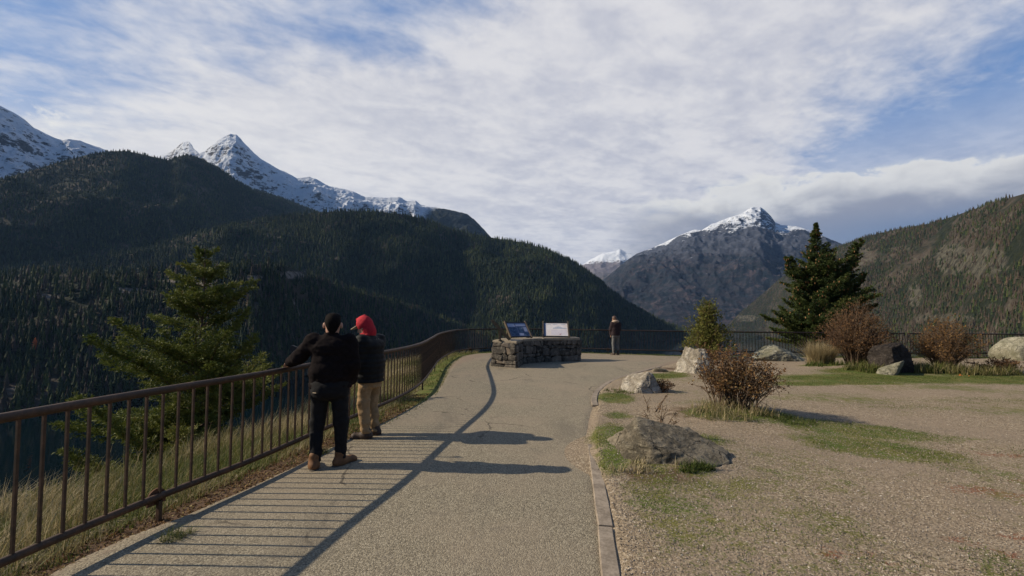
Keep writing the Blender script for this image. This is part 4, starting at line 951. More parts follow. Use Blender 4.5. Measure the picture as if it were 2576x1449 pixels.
# --- man with the red hood
m2 = empty('person', (-1.96, 6.10, .012), R(72), label='man in red hood, cap, black quilted jacket and khaki trousers, arms folded', cat='person')
s2 = 1.33
arm2L = [((-.185, .0, s2), .060), ((-.245, .07, 1.07), .052), ((-.06, .27, 1.13), .038)]
arm2R = [((.185, .0, s2), .060), ((.245, .08, 1.07), .052), ((.05, .27, 1.09), .038)]
legs2 = [[((s_*.09, -.01, .90), .092), ((s_*.098, .03, .49), .064), ((s_*.10, -.03+s_*.0, .10), .045)] for s_ in (-1, 1)]
hd2 = (0, .105, 1.515)
def b2(P):
    d, _ = head_field(P, hd2, 1.0, R(10), R(-22)); d = smin(d, rc_(P, (0, .0, 1.32), (0, .07, 1.43), .06, .055), .04)
    d = smin(d, tors(P, .88, 1.36, .15, .175, .10, .10), .05)
    for a in (arm2L, arm2R): d = smin(d, chain(P, a), .05)
    for l in legs2: d = smin(d, chain(P, [(p, r_*.85) for p, r_ in l]), .04)
    d = smin(d, hand_field(P, (-.06, .27, 1.13), None, (.95, .25, .1), (0, .1, 1), (0, 1, 0), .9, .9), .02)
    d = smin(d, hand_field(P, (.05, .27, 1.09), None, (-.95, .2, -.1), (0, .1, 1), (0, 1, 0), .9, .9), .02)
    return d
body_part('body', b2, (-.42, -.25, .05), (.42, .50, 1.70), .010, M['skin'], m2)
def j2(P):
    d = tors(P, .775, 1.28, .205, .225, .150, .150, -.01, .01); d = smin(d, el_(P, (0, .01, 1.27), (.228, .150, .13)), .06); d = smin(d, el_(P, (0, .01, 1.02), (.228, .168, .20)), .06)
    for a in (arm2L, arm2R): d = smin(d, chain(P, [(p, r_+.034) for p, r_ in a]), .045)
    d = smin(d, tors(P, 1.34, 1.43, .095, .085, .095, .085, .03, .055), .03)
    return d-.009*np.abs(np.sin(P[..., 2]*np.pi/.068+P[..., 0]*1.2))+wr(P, 11, .009, 8)
body_part('jacket', j2, (-.42, -.28, .72), (.42, .44, 1.50), .0105, M['puffer'], m2)
def t2(P):
    d = tors(P, .70, .84, .178, .16, .13, .115, -.01); d = smin(d, el_(P, (0, -.045, .79), (.165, .11, .10)), .05)
    for l in legs2: d = smin(d, chain(P, [(p, r_*.92+.024) for p, r_ in l]), .03)
    d = np.maximum(d, .07-P[..., 2])
    return d+wr(P, 9, .017, 5, (1, 1, 1.3))+wr(P, 22, .006)+.007*np.sin(P[..., 2]*55+P[..., 0]*14)*np.clip((.34-P[..., 2])*6, 0, 1)+.012*np.abs(fbm(P*np.array([12, 12, 9], np.float32)+6, 2))
body_part('trousers', t2, (-.30, -.30, .04), (.30, .26, .96), .0105, M['khaki'], m2)
def hd_(P):
    _, q = head_field(P, hd2, 1.0, R(10), R(-22))
    d = el_(q, (0, -.015, .030), (.108, .122, .130)); d = smin(d, el_(q, (0, -.055, -.08), (.098, .085, .09)), .05)
    d = smin(d, rc_(q, (0, -.06, .155), (0, .06, .14), .015, .02), .03)
    inner = el_(q, (0, .02, .0), (.088, .135, .110)); d = np.maximum(d, -inner)
    d = np.maximum(d, q[..., 1]-.085-(q[..., 2])*.28)
    d = smin(d, tors(P, 1.33, 1.42, .10, .10, .10, .09, .02, .05), .03)
    return d+wr(P, 14, .008, 2)
body_part('hood', hd_, (-.22, -.16, 1.26), (.22, .34, 1.74), .009, M['redcloth'], m2)
def cap_(P):
    _, q = head_field(P, hd2, 1.0, R(10), R(-22))
    d = np.maximum(el_(q, (0, -.01, .03), (.086, .104, .108)), .045-q[..., 2])
    rx = np.sqrt((q[..., 0]/.075)**2+((q[..., 1]-.10)/.095)**2); br = np.maximum((rx-1)*.075, np.abs(q[..., 2]-.055+(q[..., 0]/.08)**2*.012+(q[..., 1]-.1)*.15)-.007)
    return np.minimum(d, np.maximum(br, .04-q[..., 1]))
body_part('cap', cap_, (-.16, -.06, 1.46), (.18, .36, 1.72), .007, M['beige'], m2)
shoe('boot', m2, (-.10, -.02, 0), R(18), M['brownboot'], .13); shoe('boot', m2, (.10, -.02, 0), R(14), M['brownboot'], .13)

# --- lone person at the far railing
m3 = empty('person', (4.55, 19.15, .012), R(12), label='person in dark jacket with fur collar and grey jeans, head bowed at the far railing', cat='person')
arm3L = [((-.17, .02, 1.38), .055), ((-.215, .06, 1.12), .045), ((-.18, .12, .90), .034)]
arm3R = [((.17, .02, 1.38), .055), ((.225, .10, 1.12), .045), ((.12, .30, 1.10), .034)]
legs3 = [[((s_*.085, 0, .93), .088), ((s_*.10, .03, .50), .060), ((s_*.105, -.02, .10), .043)] for s_ in (-1, 1)]
hd3 = (-.02, .12, 1.575)
def b3(P):
    d, _ = head_field(P, hd3, 1.0, R(25), R(-32)); d = smin(d, rc_(P, (0, .02, 1.38), (-.01, .08, 1.5), .055, .05), .04)
    d = smin(d, tors(P, .90, 1.42, .14, .16, .095, .095, 0, .02), .05)
    for a in (arm3L, arm3R): d = smin(d, chain(P, a), .05)
    for l in legs3: d = smin(d, chain(P, [(p, r_*.85) for p, r_ in l]), .04)
    d = smin(d, hand_field(P, (-.18, .12, .90), None, (0, .2, -1), (.2, .95, .1), (-1, 0, 0), .4, .9), .02)
    d = smin(d, hand_field(P, (.12, .30, 1.10), None, (-.4, .85, -.1), (-.7, -.3, .3), (0, .1, 1), .5, .9), .02)
    return d
body_part('body', b3, (-.40, -.25, .05), (.40, .55, 1.75), .012, M['skin'], m3)
def j3(P):
    d = tors(P, .86, 1.34, .20, .205, .14, .135, 0, .02); d = smin(d, el_(P, (0, .02, 1.34), (.205, .13, .12)), .06)
    for a in (arm3L, arm3R): d = smin(d, chain(P, [(p, r_+.026) for p, r_ in a]), .045)
    return d+wr(P, 10, .010, 8)
body_part('jacket', j3, (-.40, -.26, .80), (.40, .46, 1.52), .013, M['plum'], m3)
def t3_(P):
    d = tors(P, .80, .94, .165, .165, .12, .12)
    for l in legs3: d = smin(d, chain(P, [(p, r_*.9+.012) for p, r_ in l]), .03)
    return np.maximum(d, .08-P[..., 2])+wr(P, 10, .010, 5)
body_part('trousers', t3_, (-.28, -.22, .04), (.28, .22, 1.0), .013, M['greyjean'], m3)
def f3(P):
    th = np.arctan2(P[..., 1]-.05, P[..., 0]); d = np.sqrt((np.sqrt((P[..., 0])**2+(P[..., 1]-.05)**2)-.105)**2+(P[..., 2]-1.45+.03*np.sin(th))**2)-.058
    return d+wr(P, 30, .014)
body_part('fur_collar', f3, (-.24, -.20, 1.34), (.24, .30, 1.60), .012, M['fur'], m3)
def h3(P):
    _, q = head_field(P, hd3, 1.0, R(25), R(-32)); d = el_(q, (0, -.022, .03), (.090, .108, .108)); d = smin(d, el_(q, (0, -.06, -.06), (.075, .06, .09)), .04)
    return np.maximum(d, q[..., 1]-.045)+wr(P, 35, .006)
body_part('hair', h3, (-.20, -.12, 1.42), (.20, .30, 1.76), .011, M['hair_br'], m3)
shoe('boot', m3, (-.105, .0, 0), R(14), M['brownboot'], .18); shoe('boot', m3, (.105, .0, 0), R(-12), M['brownboot'], .18)

# ------------------------------------------------------------------ vegetation near the terrace
def orient(d):
    """frame with columns side, along, up for a batch of directions"""
    d = d/np.linalg.norm(d, axis=-1, keepdims=True); z = np.array([0, 0, 1.0]); s = np.cross(d, z); s /= np.linalg.norm(s, axis=-1, keepdims=True)+1e-9
    return s, d, np.cross(s, d)
def needles_on(b, A, B, r_, n_per, ln, wd, tint):
    """flat needle tufts along twigs A->B"""
    m_ = len(A); t = r_.random((m_, n_per, 1))*.97+.03; base = A[:, None]*(1-t)+B[:, None]*t
    ax = B-A; s, d, u = orient(ax); ph = r_.random((m_, n_per, 1))*6.283; spread = r_.uniform(.45, 1.1, (m_, n_per, 1))
    dirn = d[:, None]*np.cos(spread)+(s[:, None]*np.cos(ph)+u[:, None]*np.sin(ph))*np.sin(spread)
    tip = base+dirn*ln*r_.uniform(.7, 1.25, (m_, n_per, 1)); side = np.cross(dirn, r_.normal(size=dirn.shape)); side /= np.linalg.norm(side, axis=-1, keepdims=True)+1e-9
    mid = base*.45+tip*.55
    V = np.stack([base, mid+side*wd, tip, mid-side*wd], 2).reshape(-1, 3); k = m_*n_per
    Q = np.arange(k*4).reshape(k, 4)
    tn = np.repeat(np.clip(tint[:, None]+r_.normal(0, .10, (m_, n_per)), 0, .97).ravel(), 4)
    b.add(V, None, Q, tn)
def fir(name, label, base, height, prof, nbr, seed, ln=.055, wd=.007, leaders=(), lean=(0, 0), trunk_r=.09, rise=.25, nmat='fir', lvar=(.6, 1.08), cones=0, tw_sp=.075, npn=10, dens=None, extra=()):
    r_ = np.random.default_rng(seed); root = empty(name, base, label=label, cat='tree')
    tb = MB(); nb = MB(); cb_ = MB()
    zs = [p[0] for p in prof]
    def trunk_at(z): f = z/height; return np.array([lean[0]*f*f+.04*math.sin(z*1.7), lean[1]*f*f, z])
    tz = np.linspace(-.6, height, 24); tb.tube([trunk_at(z) for z in tz], [trunk_r*(1-.96*(max(z, 0)/height)**.9)+.004 for z in tz], 8)
    twA, twB, twT = [], [], []
    def branch(o, az, L, el, curl):
        d0 = np.array([math.cos(az)*math.cos(el), math.sin(az)*math.cos(el), math.sin(el)]); n = 7; pts = [o]; d = d0.copy()
        for k in range(n):
            d = d+np.array([0, 0, curl/n])+r_.normal(0, .06, 3); d /= np.linalg.norm(d); pts.append(pts[-1]+d*L/n)
        pts = np.array(pts); tb.tube(pts, np.linspace(.006+.011*L, .0025, n+1), 4, False)
        tint = np.clip(r_.normal(.50, .12), .12, .85); nt = max(4, int(L/tw_sp))
        for t in np.linspace(.16, 1, nt):
            q = t*n; i_ = min(int(q), n-1); p = pts[i_]*(1-(q-i_))+pts[i_+1]*(q-i_); dd = pts[i_+1]-pts[i_]; dd /= np.linalg.norm(dd); sd = np.cross(dd, (0, 0, 1)); sd /= np.linalg.norm(sd)+1e-9
            for sg in (-1, 1, 0):
                l = (.36*L*(1-t)**.8+min(.13, .04+.16*L))*r_.uniform(.55, 1.15)*(1 if sg else .55)
                l = min(l, .55)
                tdv = dd*.75+sd*sg*.75+np.array([0, 0, r_.uniform(-.12, .38)])+r_.normal(0, .12, 3); tdv /= np.linalg.norm(tdv)
                e = p+tdv*l; twA.append(p); twB.append(e); twT.append(tint+.15*t-.05+r_.normal(0, .05))
                if l > .22:
                    for s2 in (-1, 1):
                        m_ = p*.5+e*.5; v2 = tdv*.7+np.cross(tdv, (0, 0, 1))*s2*.7+r_.normal(0, .1, 3); twA.append(m_); twB.append(m_+v2/np.linalg.norm(v2)*l*.45); twT.append(tint+.1)
                if cones and r_.random() < cones and t > .5: cb_.tube([e, e-np.array([0, 0, .05]), e-np.array([0, 0, .10])], [.014, .028, .008], 6, True, r_.random())
    for k in range(nbr):
        f = r_.random()**.85
        z = zs[0]+(zs[-1]-zs[0])*f
        if dens is not None and r_.random() > np.interp(z, [q[0] for q in dens], [q[1] for q in dens]): continue
        az = r_.random()*6.283; l, rt_ = np.interp(z, zs, [p[1] for p in prof]), np.interp(z, zs, [p[2] for p in prof]); c = math.cos(az)
        L = ((l+rt_)/2+(rt_-l)/2*c)*r_.uniform(*lvar)
        branch(trunk_at(z), az, max(L, .06), r_.normal(.05+rise*(.2+.8*f), .16), r_.uniform(.1, .7))
    for (z, az, L, el, cu) in extra: branch(trunk_at(z), az, L, el, cu)
    for (z0, dx, dy, hh, rad) in leaders:
        o = trunk_at(z0); tip = o+np.array([dx, dy, hh]); mid = (o+tip)/2+np.array([dx*.22, dy*.22, -hh*.10])
        ts = np.linspace(0, 1, 12); C_ = np.array([(1-t)**2*o+2*t*(1-t)*mid+t*t*tip for t in ts]); tb.tube(C_, np.linspace(.045, .006, 12), 6)
        for k in range(int(34*hh)):
            t = r_.uniform(.12, 1); p = (1-t)**2*o+2*t*(1-t)*mid+t*t*tip
            branch(p, r_.random()*6.283, rad*(1.08-t)**.8*r_.uniform(.6, 1.1)+.05, r_.normal(.35, .2), .5)
    tb.build('trunk', M['bark'], root, True)
    needles_on(nb, np.array(twA), np.array(twB), r_, npn, ln, wd, np.array(twT))
    fo = nb.build('crown', M[nmat], root)
    if cb_.n: tag(cb_.build('cone_cluster', M['cone'], fo, True), kind='stuff')
    return root
gzl = float(ground_z(-6.45, 9.0)); 
# heights along the left fir are given from its base
zb = gzl-.3
fir('fir_tree', 'ragged wind-blown young fir just outside the left railing', (-6.45, 9.0, zb), 3.02-zb,
    [(.2, 2.3, 1.4), (.1-zb, 2.3, 1.5), (.55-zb, 2.0, 1.3), (.80-zb, .7, 1.0), (1.0-zb, .4, .5), (1.25-zb, .5, .5), (1.5-zb, 1.2, .7), (1.85-zb, .95, 1.0), (2.15-zb, .75, .65), (2.45-zb, .62, .5), (2.75-zb, .25, .25), (3.0-zb, .06, .06)], 132, 5,
    .060, .0095, nmat='fir_lit', lvar=(.30, 1.22), lean=(.10, 0), trunk_r=.075, rise=.35, tw_sp=.07, npn=14, dens=[(0, 1), (.6-zb, 1), (.85-zb, .35), (1.25-zb, .35), (1.5-zb, 1), (2.4-zb, 1), (2.65-zb, .4), (3-zb, .7)],
    extra=[(.25-zb, math.pi-.1, 2.0, .0, .6), (.3-zb, math.pi+.15, 1.9, -.05, .5), (.9-zb, .1, 1.25, .30, 1.2), (1.6-zb, .05, 1.25, .35, .6), (1.38-zb, math.pi, 1.25, .05, .3), (-.75-zb, math.pi+.05, 2.5, -.05, .3), (2.86-zb, 2.4, .28, .5, .2), (2.8-zb, .6, .3, .7, .2), (2.85-zb, 3.4, .22, .8, .1)])
zr_ = float(ground_z(15.3, 21.6))
fir('fir_tree', 'dense dark fir with several leaders and brown cones behind the far railing', (15.25, 21.8, zr_), 6.45-zr_,
    [(.2, 2.2, 2.2), (.2-zr_, 2.6, 2.5), (.9-zr_, 3.0, 2.7), (1.6-zr_, 2.1, 3.1), (2.6-zr_, 1.75, 2.6), (3.5-zr_, 1.45, 1.9), (4.4-zr_, .95, 1.1), (5.2-zr_, .52, .52), (5.7-zr_, .28, .28), (6.1-zr_, .10, .10), (6.4-zr_, .03, .03)], 205, 9,
      .075, .012, leaders=[(2.2-zr_, 1.85, -.4, 3.3, .85), (1.9-zr_, -1.65, -.4, 2.7, .8), (1.6-zr_, 2.5, .2, 2.3, .55), (1.2-zr_, 3.1, .2, 1.3, .5)], trunk_r=.14, rise=.55, cones=.10, tw_sp=.095, npn=17)

def leaves(b, P, r_, size, tint, face_up=.3):
    n = len(P); a = r_.normal(size=(n, 3)); a[:, 2] += face_up; a /= np.linalg.norm(a, axis=1, keepdims=True)
    u = np.cross(a, r_.normal(size=(n, 3))); u /= np.linalg.norm(u, axis=1, keepdims=True)+1e-9; v = np.cross(a, u); s = size*r_.uniform(.55, 1.25, (n, 1))
    V = np.stack([P-u*s, P+v*s*.55+a*s*.18, P+u*s, P-v*s*.55+a*s*.18], 1).reshape(-1, 3)
    T = (np.arange(n)*4)[:, None, None]+np.array([[0, 1, 2], [0, 2, 3]]); b.add(V, T.reshape(-1, 3), None, np.repeat(tint, 4))
def shrub(label, base, rad, h, nstem, nleaf, lsize, lmat, seed, shape='dome', spikes=0, cat='bush', lowbare=.15, tint0=.5, lean=(0, 0), tsd=.24, base_w=.22, name='autumn_bush'):
    r_ = np.random.default_rng(seed); root = empty(name, base, label=label, cat=cat); sb = MB(); lb = MB(); LP = []
    for k in range(nstem):
        az = r_.random()*6.283; q = r_.random()**.55; ir = 1+.22*math.sin(2*az+seed)+.16*math.sin(5*az+2*seed)
        if shape == 'dome': top = np.array([math.cos(az)*rad*q*ir+lean[0], math.sin(az)*rad*q*.9*ir+lean[1], h*(.86+.14*ir)*(math.sqrt(max(0, 1-(q*.94)**2)))*r_.uniform(.72, 1.03)+.05])
        else: zt = r_.random()**.7; top = np.array([math.cos(az)*rad*q*(1.05-zt)**.8, math.sin(az)*rad*q*(1.05-zt)**.8, h*zt*r_.uniform(.9, 1.02)+.1])
        b0 = np.array([math.cos(az), math.sin(az), 0])*rad*base_w*r_.random(); n = 7; ts = np.linspace(0, 1, n)[:, None]
        ctr = b0*.5+top*.5+np.array([0, 0, h*.14])+r_.normal(0, .05*h, 3)
        pts = (1-ts)**2*b0+2*ts*(1-ts)*ctr+ts*ts*top+r_.normal(0, .012*h, (n, 3))*ts; pts[0, 2] = -.05
        sb.tube(pts, np.linspace(.009, .0025, n)*(.6+.5*h), 4, False, r_.random())
        for j in range(7):
            t = r_.uniform(.25, 1); i_ = min(int(t*(n-1)), n-2); p = pts[i_]+(pts[i_+1]-pts[i_])*(t*(n-1)-i_)
            e = p+r_.normal(0, 1, 3)*np.array([.10, .10, .075])*(.5+h*.6)+np.array([0, 0, .05*h]); e[2] = max(e[2], .04)
            if shape == 'dome':
                k_ = math.sqrt((e[0]/(rad*1.2*ir))**2+(e[1]/(rad*1.15*ir))**2+(e[2]/(h*1.12))**2)
                if k_ > 1: e = e/k_
            sb.tube([p, (p+e)/2+r_.normal(0, .02, 3), e], [.0042, .003, .0018], 3, False, r_.random())
            m_ = max(1, nleaf//(nstem*7)); tt = r_.random((m_, 1))**.6
            lp = p*(1-tt)+e*tt+r_.normal(0, .022+.018*h, (m_, 3)); LP.append(lp[lp[:, 2] > lowbare*h*r_.uniform(.5, 1.3)])
    for k in range(spikes):
        az = r_.random()*6.283; p = np.array([math.cos(az)*rad*.5*r_.random(), math.sin(az)*rad*.4*r_.random(), h*.75]); e = p+np.array([r_.normal(0, .13), r_.normal(0, .1), r_.uniform(.35, .6)*h**.5*.8])
        sb.tube([p, (p+e)/2+r_.normal(0, .02, 3), e], [.006, .0045, .003], 4, False, .9); tt = r_.random((8, 1)); LP.append(p*(1-tt)+e*tt+r_.normal(0, .015, (8, 3)))
    P = np.vstack(LP); sb.build('stems', M['twig'], root, True)
    clump = fbm(P*3.2+seed, 3)*.35
    leaves(lb, P, r_, lsize, np.clip(tint0+clump+r_.normal(0, tsd, len(P))*.6, 0, 1)); lb.build('foliage', lmat, root)
    return root
def gz(x, y): return float(ground_z(x, y))
shrub('brown leafed bush with tangled stems in front of the gravel, nearest of the bushes', (3.78, 7.45, gz(3.78, 7.45)), .66, .90, 115, 4800, .026, M['leaf_br'], 3, spikes=7, lowbare=.30, lean=(.05, 0), base_w=.55)
shrub('tall conical yellow green shrub against the far railing', (8.15, 18.3, gz(8.15, 18.3)), 1.45, 2.35, 110, 10500, .046, M['leaf_yg'], 4, 'cone', lowbare=.05, name='green_shrub', cat='shrub')
shrub('biggest russet bush standing in front of the dark fir', (11.75, 14.95, gz(11.75, 14.95)), 1.22, 2.05, 190, 9500, .028, M['leaf_red'], 5, spikes=9, lowbare=.16)
shrub('orange brown bush right of the dark boulder', (14.1, 14.3, gz(14.1, 14.3)), 1.12, 1.62, 150, 6200, .030, M['leaf_or'], 6, spikes=6, lowbare=.2, lean=(.1, 0))
shrub('low rusty seedhead plant growing over the white streaked boulder', (5.75, 13.25, gz(5.75, 13.25)), .38, .72, 22, 900, .034, M['leaf_red'], 7, spikes=3, lowbare=.3, cat='plant', name='withered_plant')
shrub('short rusty plant between the white streaked boulder and the pale green boulder', (7.65, 16.3, gz(7.65, 16.3)), .55, .55, 16, 500, .04, M['leaf_red'], 8, spikes=4, lowbare=.3, cat='plant', name='withered_plant')
shrub('low dark weeds at the right side of the small pale boulder', (3.30, 9.75, gz(3.30, 9.75)), .34, .22, 22, 800, .022, M['leaf_br'], 9, lowbare=.05, cat='plant', tint0=.25, name='withered_plant')
shrub('thin bare sprigs sticking up behind the large flat boulder', (2.0, 5.98, gz(2.0, 5.98)), .30, .42, 7, 60, .016, M['leaf_br'], 10, spikes=5, lowbare=.35, cat='plant', name='withered_plant')
shrub('flat dark low bush trailing right of the orange brown bush', (15.4, 13.9, gz(15.4, 13.9)), .85, .40, 40, 1800, .03, M['leaf_br'], 12, lowbare=.05, cat='bush', tint0=.3)
b = MB(); r_ = np.random.default_rng(3); P0 = np.array([13.15, 12.85, .06]); leaves(b, P0+r_.normal(0, .05, (26, 3))*np.array([1, 1, .6]), r_, .035, r_.random(26))
tag(b.build('fallen_leaf_pile', M['orange']), 'small bright orange leaf clump on the grass below the orange brown bush', 'leaves')

def blades(P, h, w_, r_, tint, lean=.5, seg=3, wind=(0, 0)):
    n = len(P); az = r_.random(n)*6.283; a = np.stack([np.cos(az), np.sin(az), az*0], 1); sd = np.stack([-np.sin(az), np.cos(az), az*0], 1)
    ln = (np.abs(r_.normal(lean, lean*.6, n)))[:, None]; V = []
    for k in range(seg):
        t = k/seg; c = P+a*ln*h[:, None]*t*t+np.array([wind[0], wind[1], 0])*h[:, None]*t*t; c = c+np.array([0, 0, 1])*h[:, None]*(t-.18*ln*t*t); ww = w_[:, None]*(1-t*.8)
        V += [c-sd*ww, c+sd*ww]
    c = P+(a*ln+np.array([wind[0], wind[1], 0]))*h[:, None]+np.array([0, 0, 1])*h[:, None]*(1-.18*ln); V.append(c)
    V = np.stack(V, 1); m_ = V.shape[1]; base = (np.arange(n)*m_)[:, None]
    Q = np.vstack([base+np.array([2*k, 2*k+1, 2*k+3, 2*k+2]) for k in range(seg-1)]); T = base+np.array([2*seg-2, 2*seg-1, 2*seg])
    return V.reshape(-1, 3), Q, T, np.repeat(tint, m_)
def grass(name, P, hlo, hhi, wd, seed, tint_mu, tint_sd, lean=.5, wind=(0, 0), par=None, seg=3):
    r_ = np.random.default_rng(seed); n = len(P); h = r_.uniform(hlo, hhi, n)*r_.uniform(.6, 1.1, n)
    V, Q, T, A = blades(P, h, np.full(n, wd)*r_.uniform(.6, 1.3, n), r_, np.clip(r_.normal(tint_mu, tint_sd, n), 0, 1), lean, seg, wind)
    return mk(name, V, [Q, T], M['grass'], par, False, {'tint': A})
def scatter(n, xr, yr, seed, keep):
    r_ = np.random.default_rng(seed); X = r_.uniform(*xr, n); Y = r_.uniform(*yr, n); D = edge_dist(X, Y); k = keep(X, Y, D, r_); X, Y, D = X[k], Y[k], D[k]
    return np.stack([X, Y, ground_z(X, Y, D)-.01], 1), D
# dry slope grass outside the left railing: keep it thicker near the camera
P, D = scatter(260000, (-9.0, -1.5), (1.0, 20.5), 1, lambda X, Y, D, r_: (D > .1) & (D < 3.6) & (r_.random(len(X)) < np.clip(5.0/np.clip(Y, 3, 30), .16, 1)*.85))
cl = fbm(np.concatenate([P[:, :2]*1.6, P[:, :1]*0], 1), 3)
hh = np.where(D < .5, .55, 1.0)
r_ = np.random.default_rng(8); n = len(P); h = r_.uniform(.10, .30, n)*(1+.5*np.clip(D-1.6, 0, 1))*hh*(1+.5*cl)
V, Q, T, A = blades(P, h, .0028+.00022*P[:, 1], r_, np.clip(.66+.55*cl+r_.normal(0, .15, n)-.10*(D < .8), 0, 1), .55, 3, (.12, .05))
tag(mk('dry_grass', V, [Q, T], M['grass'], None, False, {'tint': A}), kind='stuff')
# tall seed stalks on the lip
P, D = scatter(2600, (-9.0, -3.0), (2.0, 20.0), 2, lambda X, Y, D, r_: (D > 1.2) & (D < 3.2)); r_ = np.random.default_rng(9); n = len(P)
V, Q, T, A = blades(P, r_.uniform(.35, .62, n), np.full(n, .0026), r_, np.clip(r_.normal(.85, .1, n), 0, 1), .35, 3, (.15, .05))
tag(mk('grass_stalks', V, [Q, T], M['grass'], None, False, {'tint': A}), kind='stuff')
# green strip along the inside and foot of the railings
P, D = scatter(200000, (-3.6, 30), (6.0, 21.5), 3, lambda X, Y, D, r_: (D > -.42) & (D < 1.6) & ((X > -1.2) | (D < .12)) & (fbm(np.stack([X*2, Y*2, X*0], 1), 2) > -.25))
tag(grass('verge_grass', P, .03, .12, .006, 4, .38, .16), kind='stuff')
P, D = scatter(26000, (-3.6, -1.8), (1.5, 7.5), 5, lambda X, Y, D, r_: (D > -.26) & (D < .12) & (fbm(np.stack([X*2.2, Y*2.2, X*0+3], 1), 3) > .12))
tag(grass('verge_grass', P, .02, .09, .004, 6, .45, .2), kind='stuff')
# short green turf on the gravel, from the same patches as the moss
def turf_keep(X, Y, D, r_):
    m_ = np.zeros(X.shape)
    for (cx, cy, rx, ry, a, k) in MOSS: m_ = np.maximum(m_, k*blob(X, Y, cx, cy, rx, ry, a))
    m_ = m_*(.75+.9*fbm(np.stack([X*3, Y*3, X*0+2], 1), 3))
    return (r_.random(len(X)) < np.clip(m_*1.5-.22, 0, 1)) & (D < -.2)
P, D = scatter(900000, (.9, 20), (2.6, 15.5), 7, turf_keep)
tag(grass('short_turf', P, .012, .045, .0045, 8, .36, .14, .7, seg=2), kind='stuff')
# longer grass round the bushes and boulders
def ringed(cx, cy, rx, ry, n, seed): r_ = np.random.default_rng(seed); a = r_.random(n)*6.283; q = np.sqrt(r_.random(n)); X = cx+np.cos(a)*rx*q; Y = cy+np.sin(a)*ry*q; return np.stack([X, Y, ground_z(X, Y)-.01], 1)[fbm(np.stack([X*5, Y*5, X*0+seed], -1), 3) > -.12]
for (cx, cy, rx, ry, n, hl, hh_, tm, sd, nm) in ((3.55, 7.05, .70, .35, 800, .06, .34, .82, 1, 0), (3.4, 7.3, .45, .4, 500, .04, .2, .6, 21, 0), (4.3, 6.9, .5, .25, 900, .04, .11, .3, 2, 0), (1.55, 4.74, .50, .15, 800, .03, .14, .95, 3, 0), (1.98, 4.66, .22, .12, 800, .05, .14, .22, 4, 0), (2.1, 5.75, .4, .25, 700, .04, .12, .42, 5, 0), (10.6, 14.75, .7, .35, 900, .10, .26, .25, 6, 0),
                                              (12.0, 13.7, 1.6, .55, 3200, .12, .40, .5, 7, 0), (13.9, 13.4, 1.6, .5, 3000, .12, .42, .62, 8, 0), (11.2, 13.3, .6, .3, 700, .1, .3, .4, 9, 0), (8.1, 18.0, 1.4, .4, 900, .05, .16, .45, 10, 0), (2.35, 9.65, .35, .3, 500, .03, .10, .35, 11, 0)):
    tag(grass('tufted_grass', ringed(cx, cy, rx, ry, n, sd), hl, hh_, .0045 if cy < 9 else .008, 20+sd, tm, .17, .6), kind='stuff')
P = ringed(0, 0, .42, .36, 2600, 31); P[:, 2] = 0
tuft = empty('dry_grass_tussock', (10.9, 15.5, gz(10.9, 15.5)), label='drooping straw coloured grass tussock in front of the big russet bush', cat='grass tussock')
grass('straw_blades', P, .65, 1.0, .006, 32, .90, .06, .55, par=tuft)
for (x, y, s_, lb_) in ((-2.52, 3.35, 5, 'small green grass tuft by the path edge nearest the camera'), (-2.33, 5.35, 6, 'dark grass tuft on the dirt beside the black jacket man')):
    P = ringed(0, 0, .12, .10, 420, 40+s_); P[:, 2] = 0; tt_ = empty('grass_tuft', (x, y, .0), label=lb_, cat='grass tuft'); grass('blades', P, .05, .13, .003, 50+s_, .42, .14, .7, par=tt_)

P, D = scatter(26000, (-3.6, -1.7), (1.5, 9.5), 15, lambda X, Y, D, r_: (D > -.24) & (D < .30)); P[:, 2] += .016
b = MB(); r_ = np.random.default_rng(16); leaves(b, P, r_, .016, r_.random(len(P)), 1.6); tag(b.build('leaf_litter', M['leaf_br']), kind='stuff')
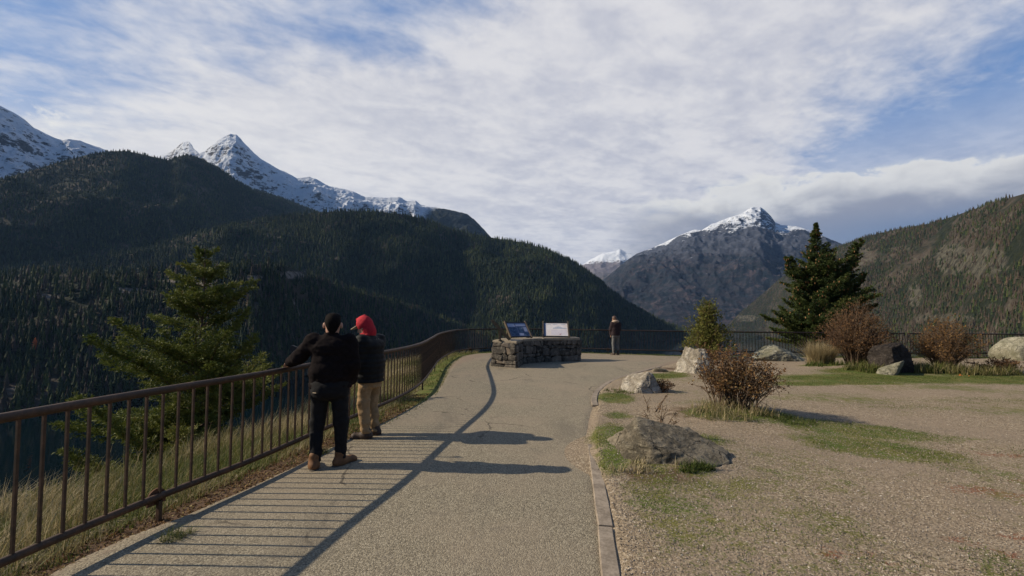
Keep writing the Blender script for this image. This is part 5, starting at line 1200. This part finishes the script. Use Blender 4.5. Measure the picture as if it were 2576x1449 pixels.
# loose gravel
def pebbles(n, xr, yr, smin_, smax_, seed, keep):
    r_ = np.random.default_rng(seed); X = r_.uniform(*xr, n); Y = r_.uniform(*yr, n)*1.0; k = keep(X, Y, r_); X, Y = X[k], Y[k]; n = len(X)
    t = (1+5**.5)/2; v = np.array([(-1, 0, 0), (1, 0, 0), (0, -1, 0), (0, 1, 0), (0, 0, -1), (0, 0, 1)], float); F = np.array([(5, 1, 3), (5, 3, 0), (5, 0, 2), (5, 2, 1), (4, 3, 1), (4, 0, 3), (4, 2, 0), (4, 1, 2)])
    s = r_.uniform(smin_, smax_, (n, 1, 1))*r_.uniform(.5, 1.0, (n, 1, 3))*np.array([1, 1, .7]); V = v[None]*s*(1+r_.normal(0, .18, (n, 6, 1)))
    a = r_.random(n)*6.283; c, q = np.cos(a)[:, None], np.sin(a)[:, None]; V = np.stack([V[..., 0]*c-V[..., 1]*q, V[..., 0]*q+V[..., 1]*c, V[..., 2]], -1)
    V = V+np.stack([X, Y, ground_z(X, Y)+.002], 1)[:, None]
    return V.reshape(-1, 3), (F[None]+(np.arange(n)*6)[:, None, None]).reshape(-1, 3), np.repeat(np.clip(r_.normal(.5, .22, n), 0, 1), 6)
V, F, A = pebbles(90000, (.6, 9.0), (2.4, 9.0), .004, .012, 1, lambda X, Y, r_: (X > kerb_x(Y)+.10) & (r_.random(len(X)) < np.clip((4.2/Y)**1.5, 0, 1)))
tag(mk('loose_gravel', V, [F], M['pebble'], None, False, {'tint': A}), kind='stuff')

# ------------------------------------------------------------------ air
b = MB(); b.box((1000, 7000, 1400), (32000, 18000, 3104)); hz = b.build('haze', None); tag(hz, kind='stuff')
hm = bpy.data.materials.new('haze_air'); hm.use_nodes = True; g = NT(hm.node_tree); g.n.clear()
v = g.node('ShaderNodeVolumePrincipled', {'Color': (.34, .58, 1.0, 1), 'Density': 1.7e-5, 'Anisotropy': .1}); o = g.node('ShaderNodeOutputMaterial'); g.l.new(v.outputs[0], o.inputs['Volume'])
hz.data.materials.append(hm)
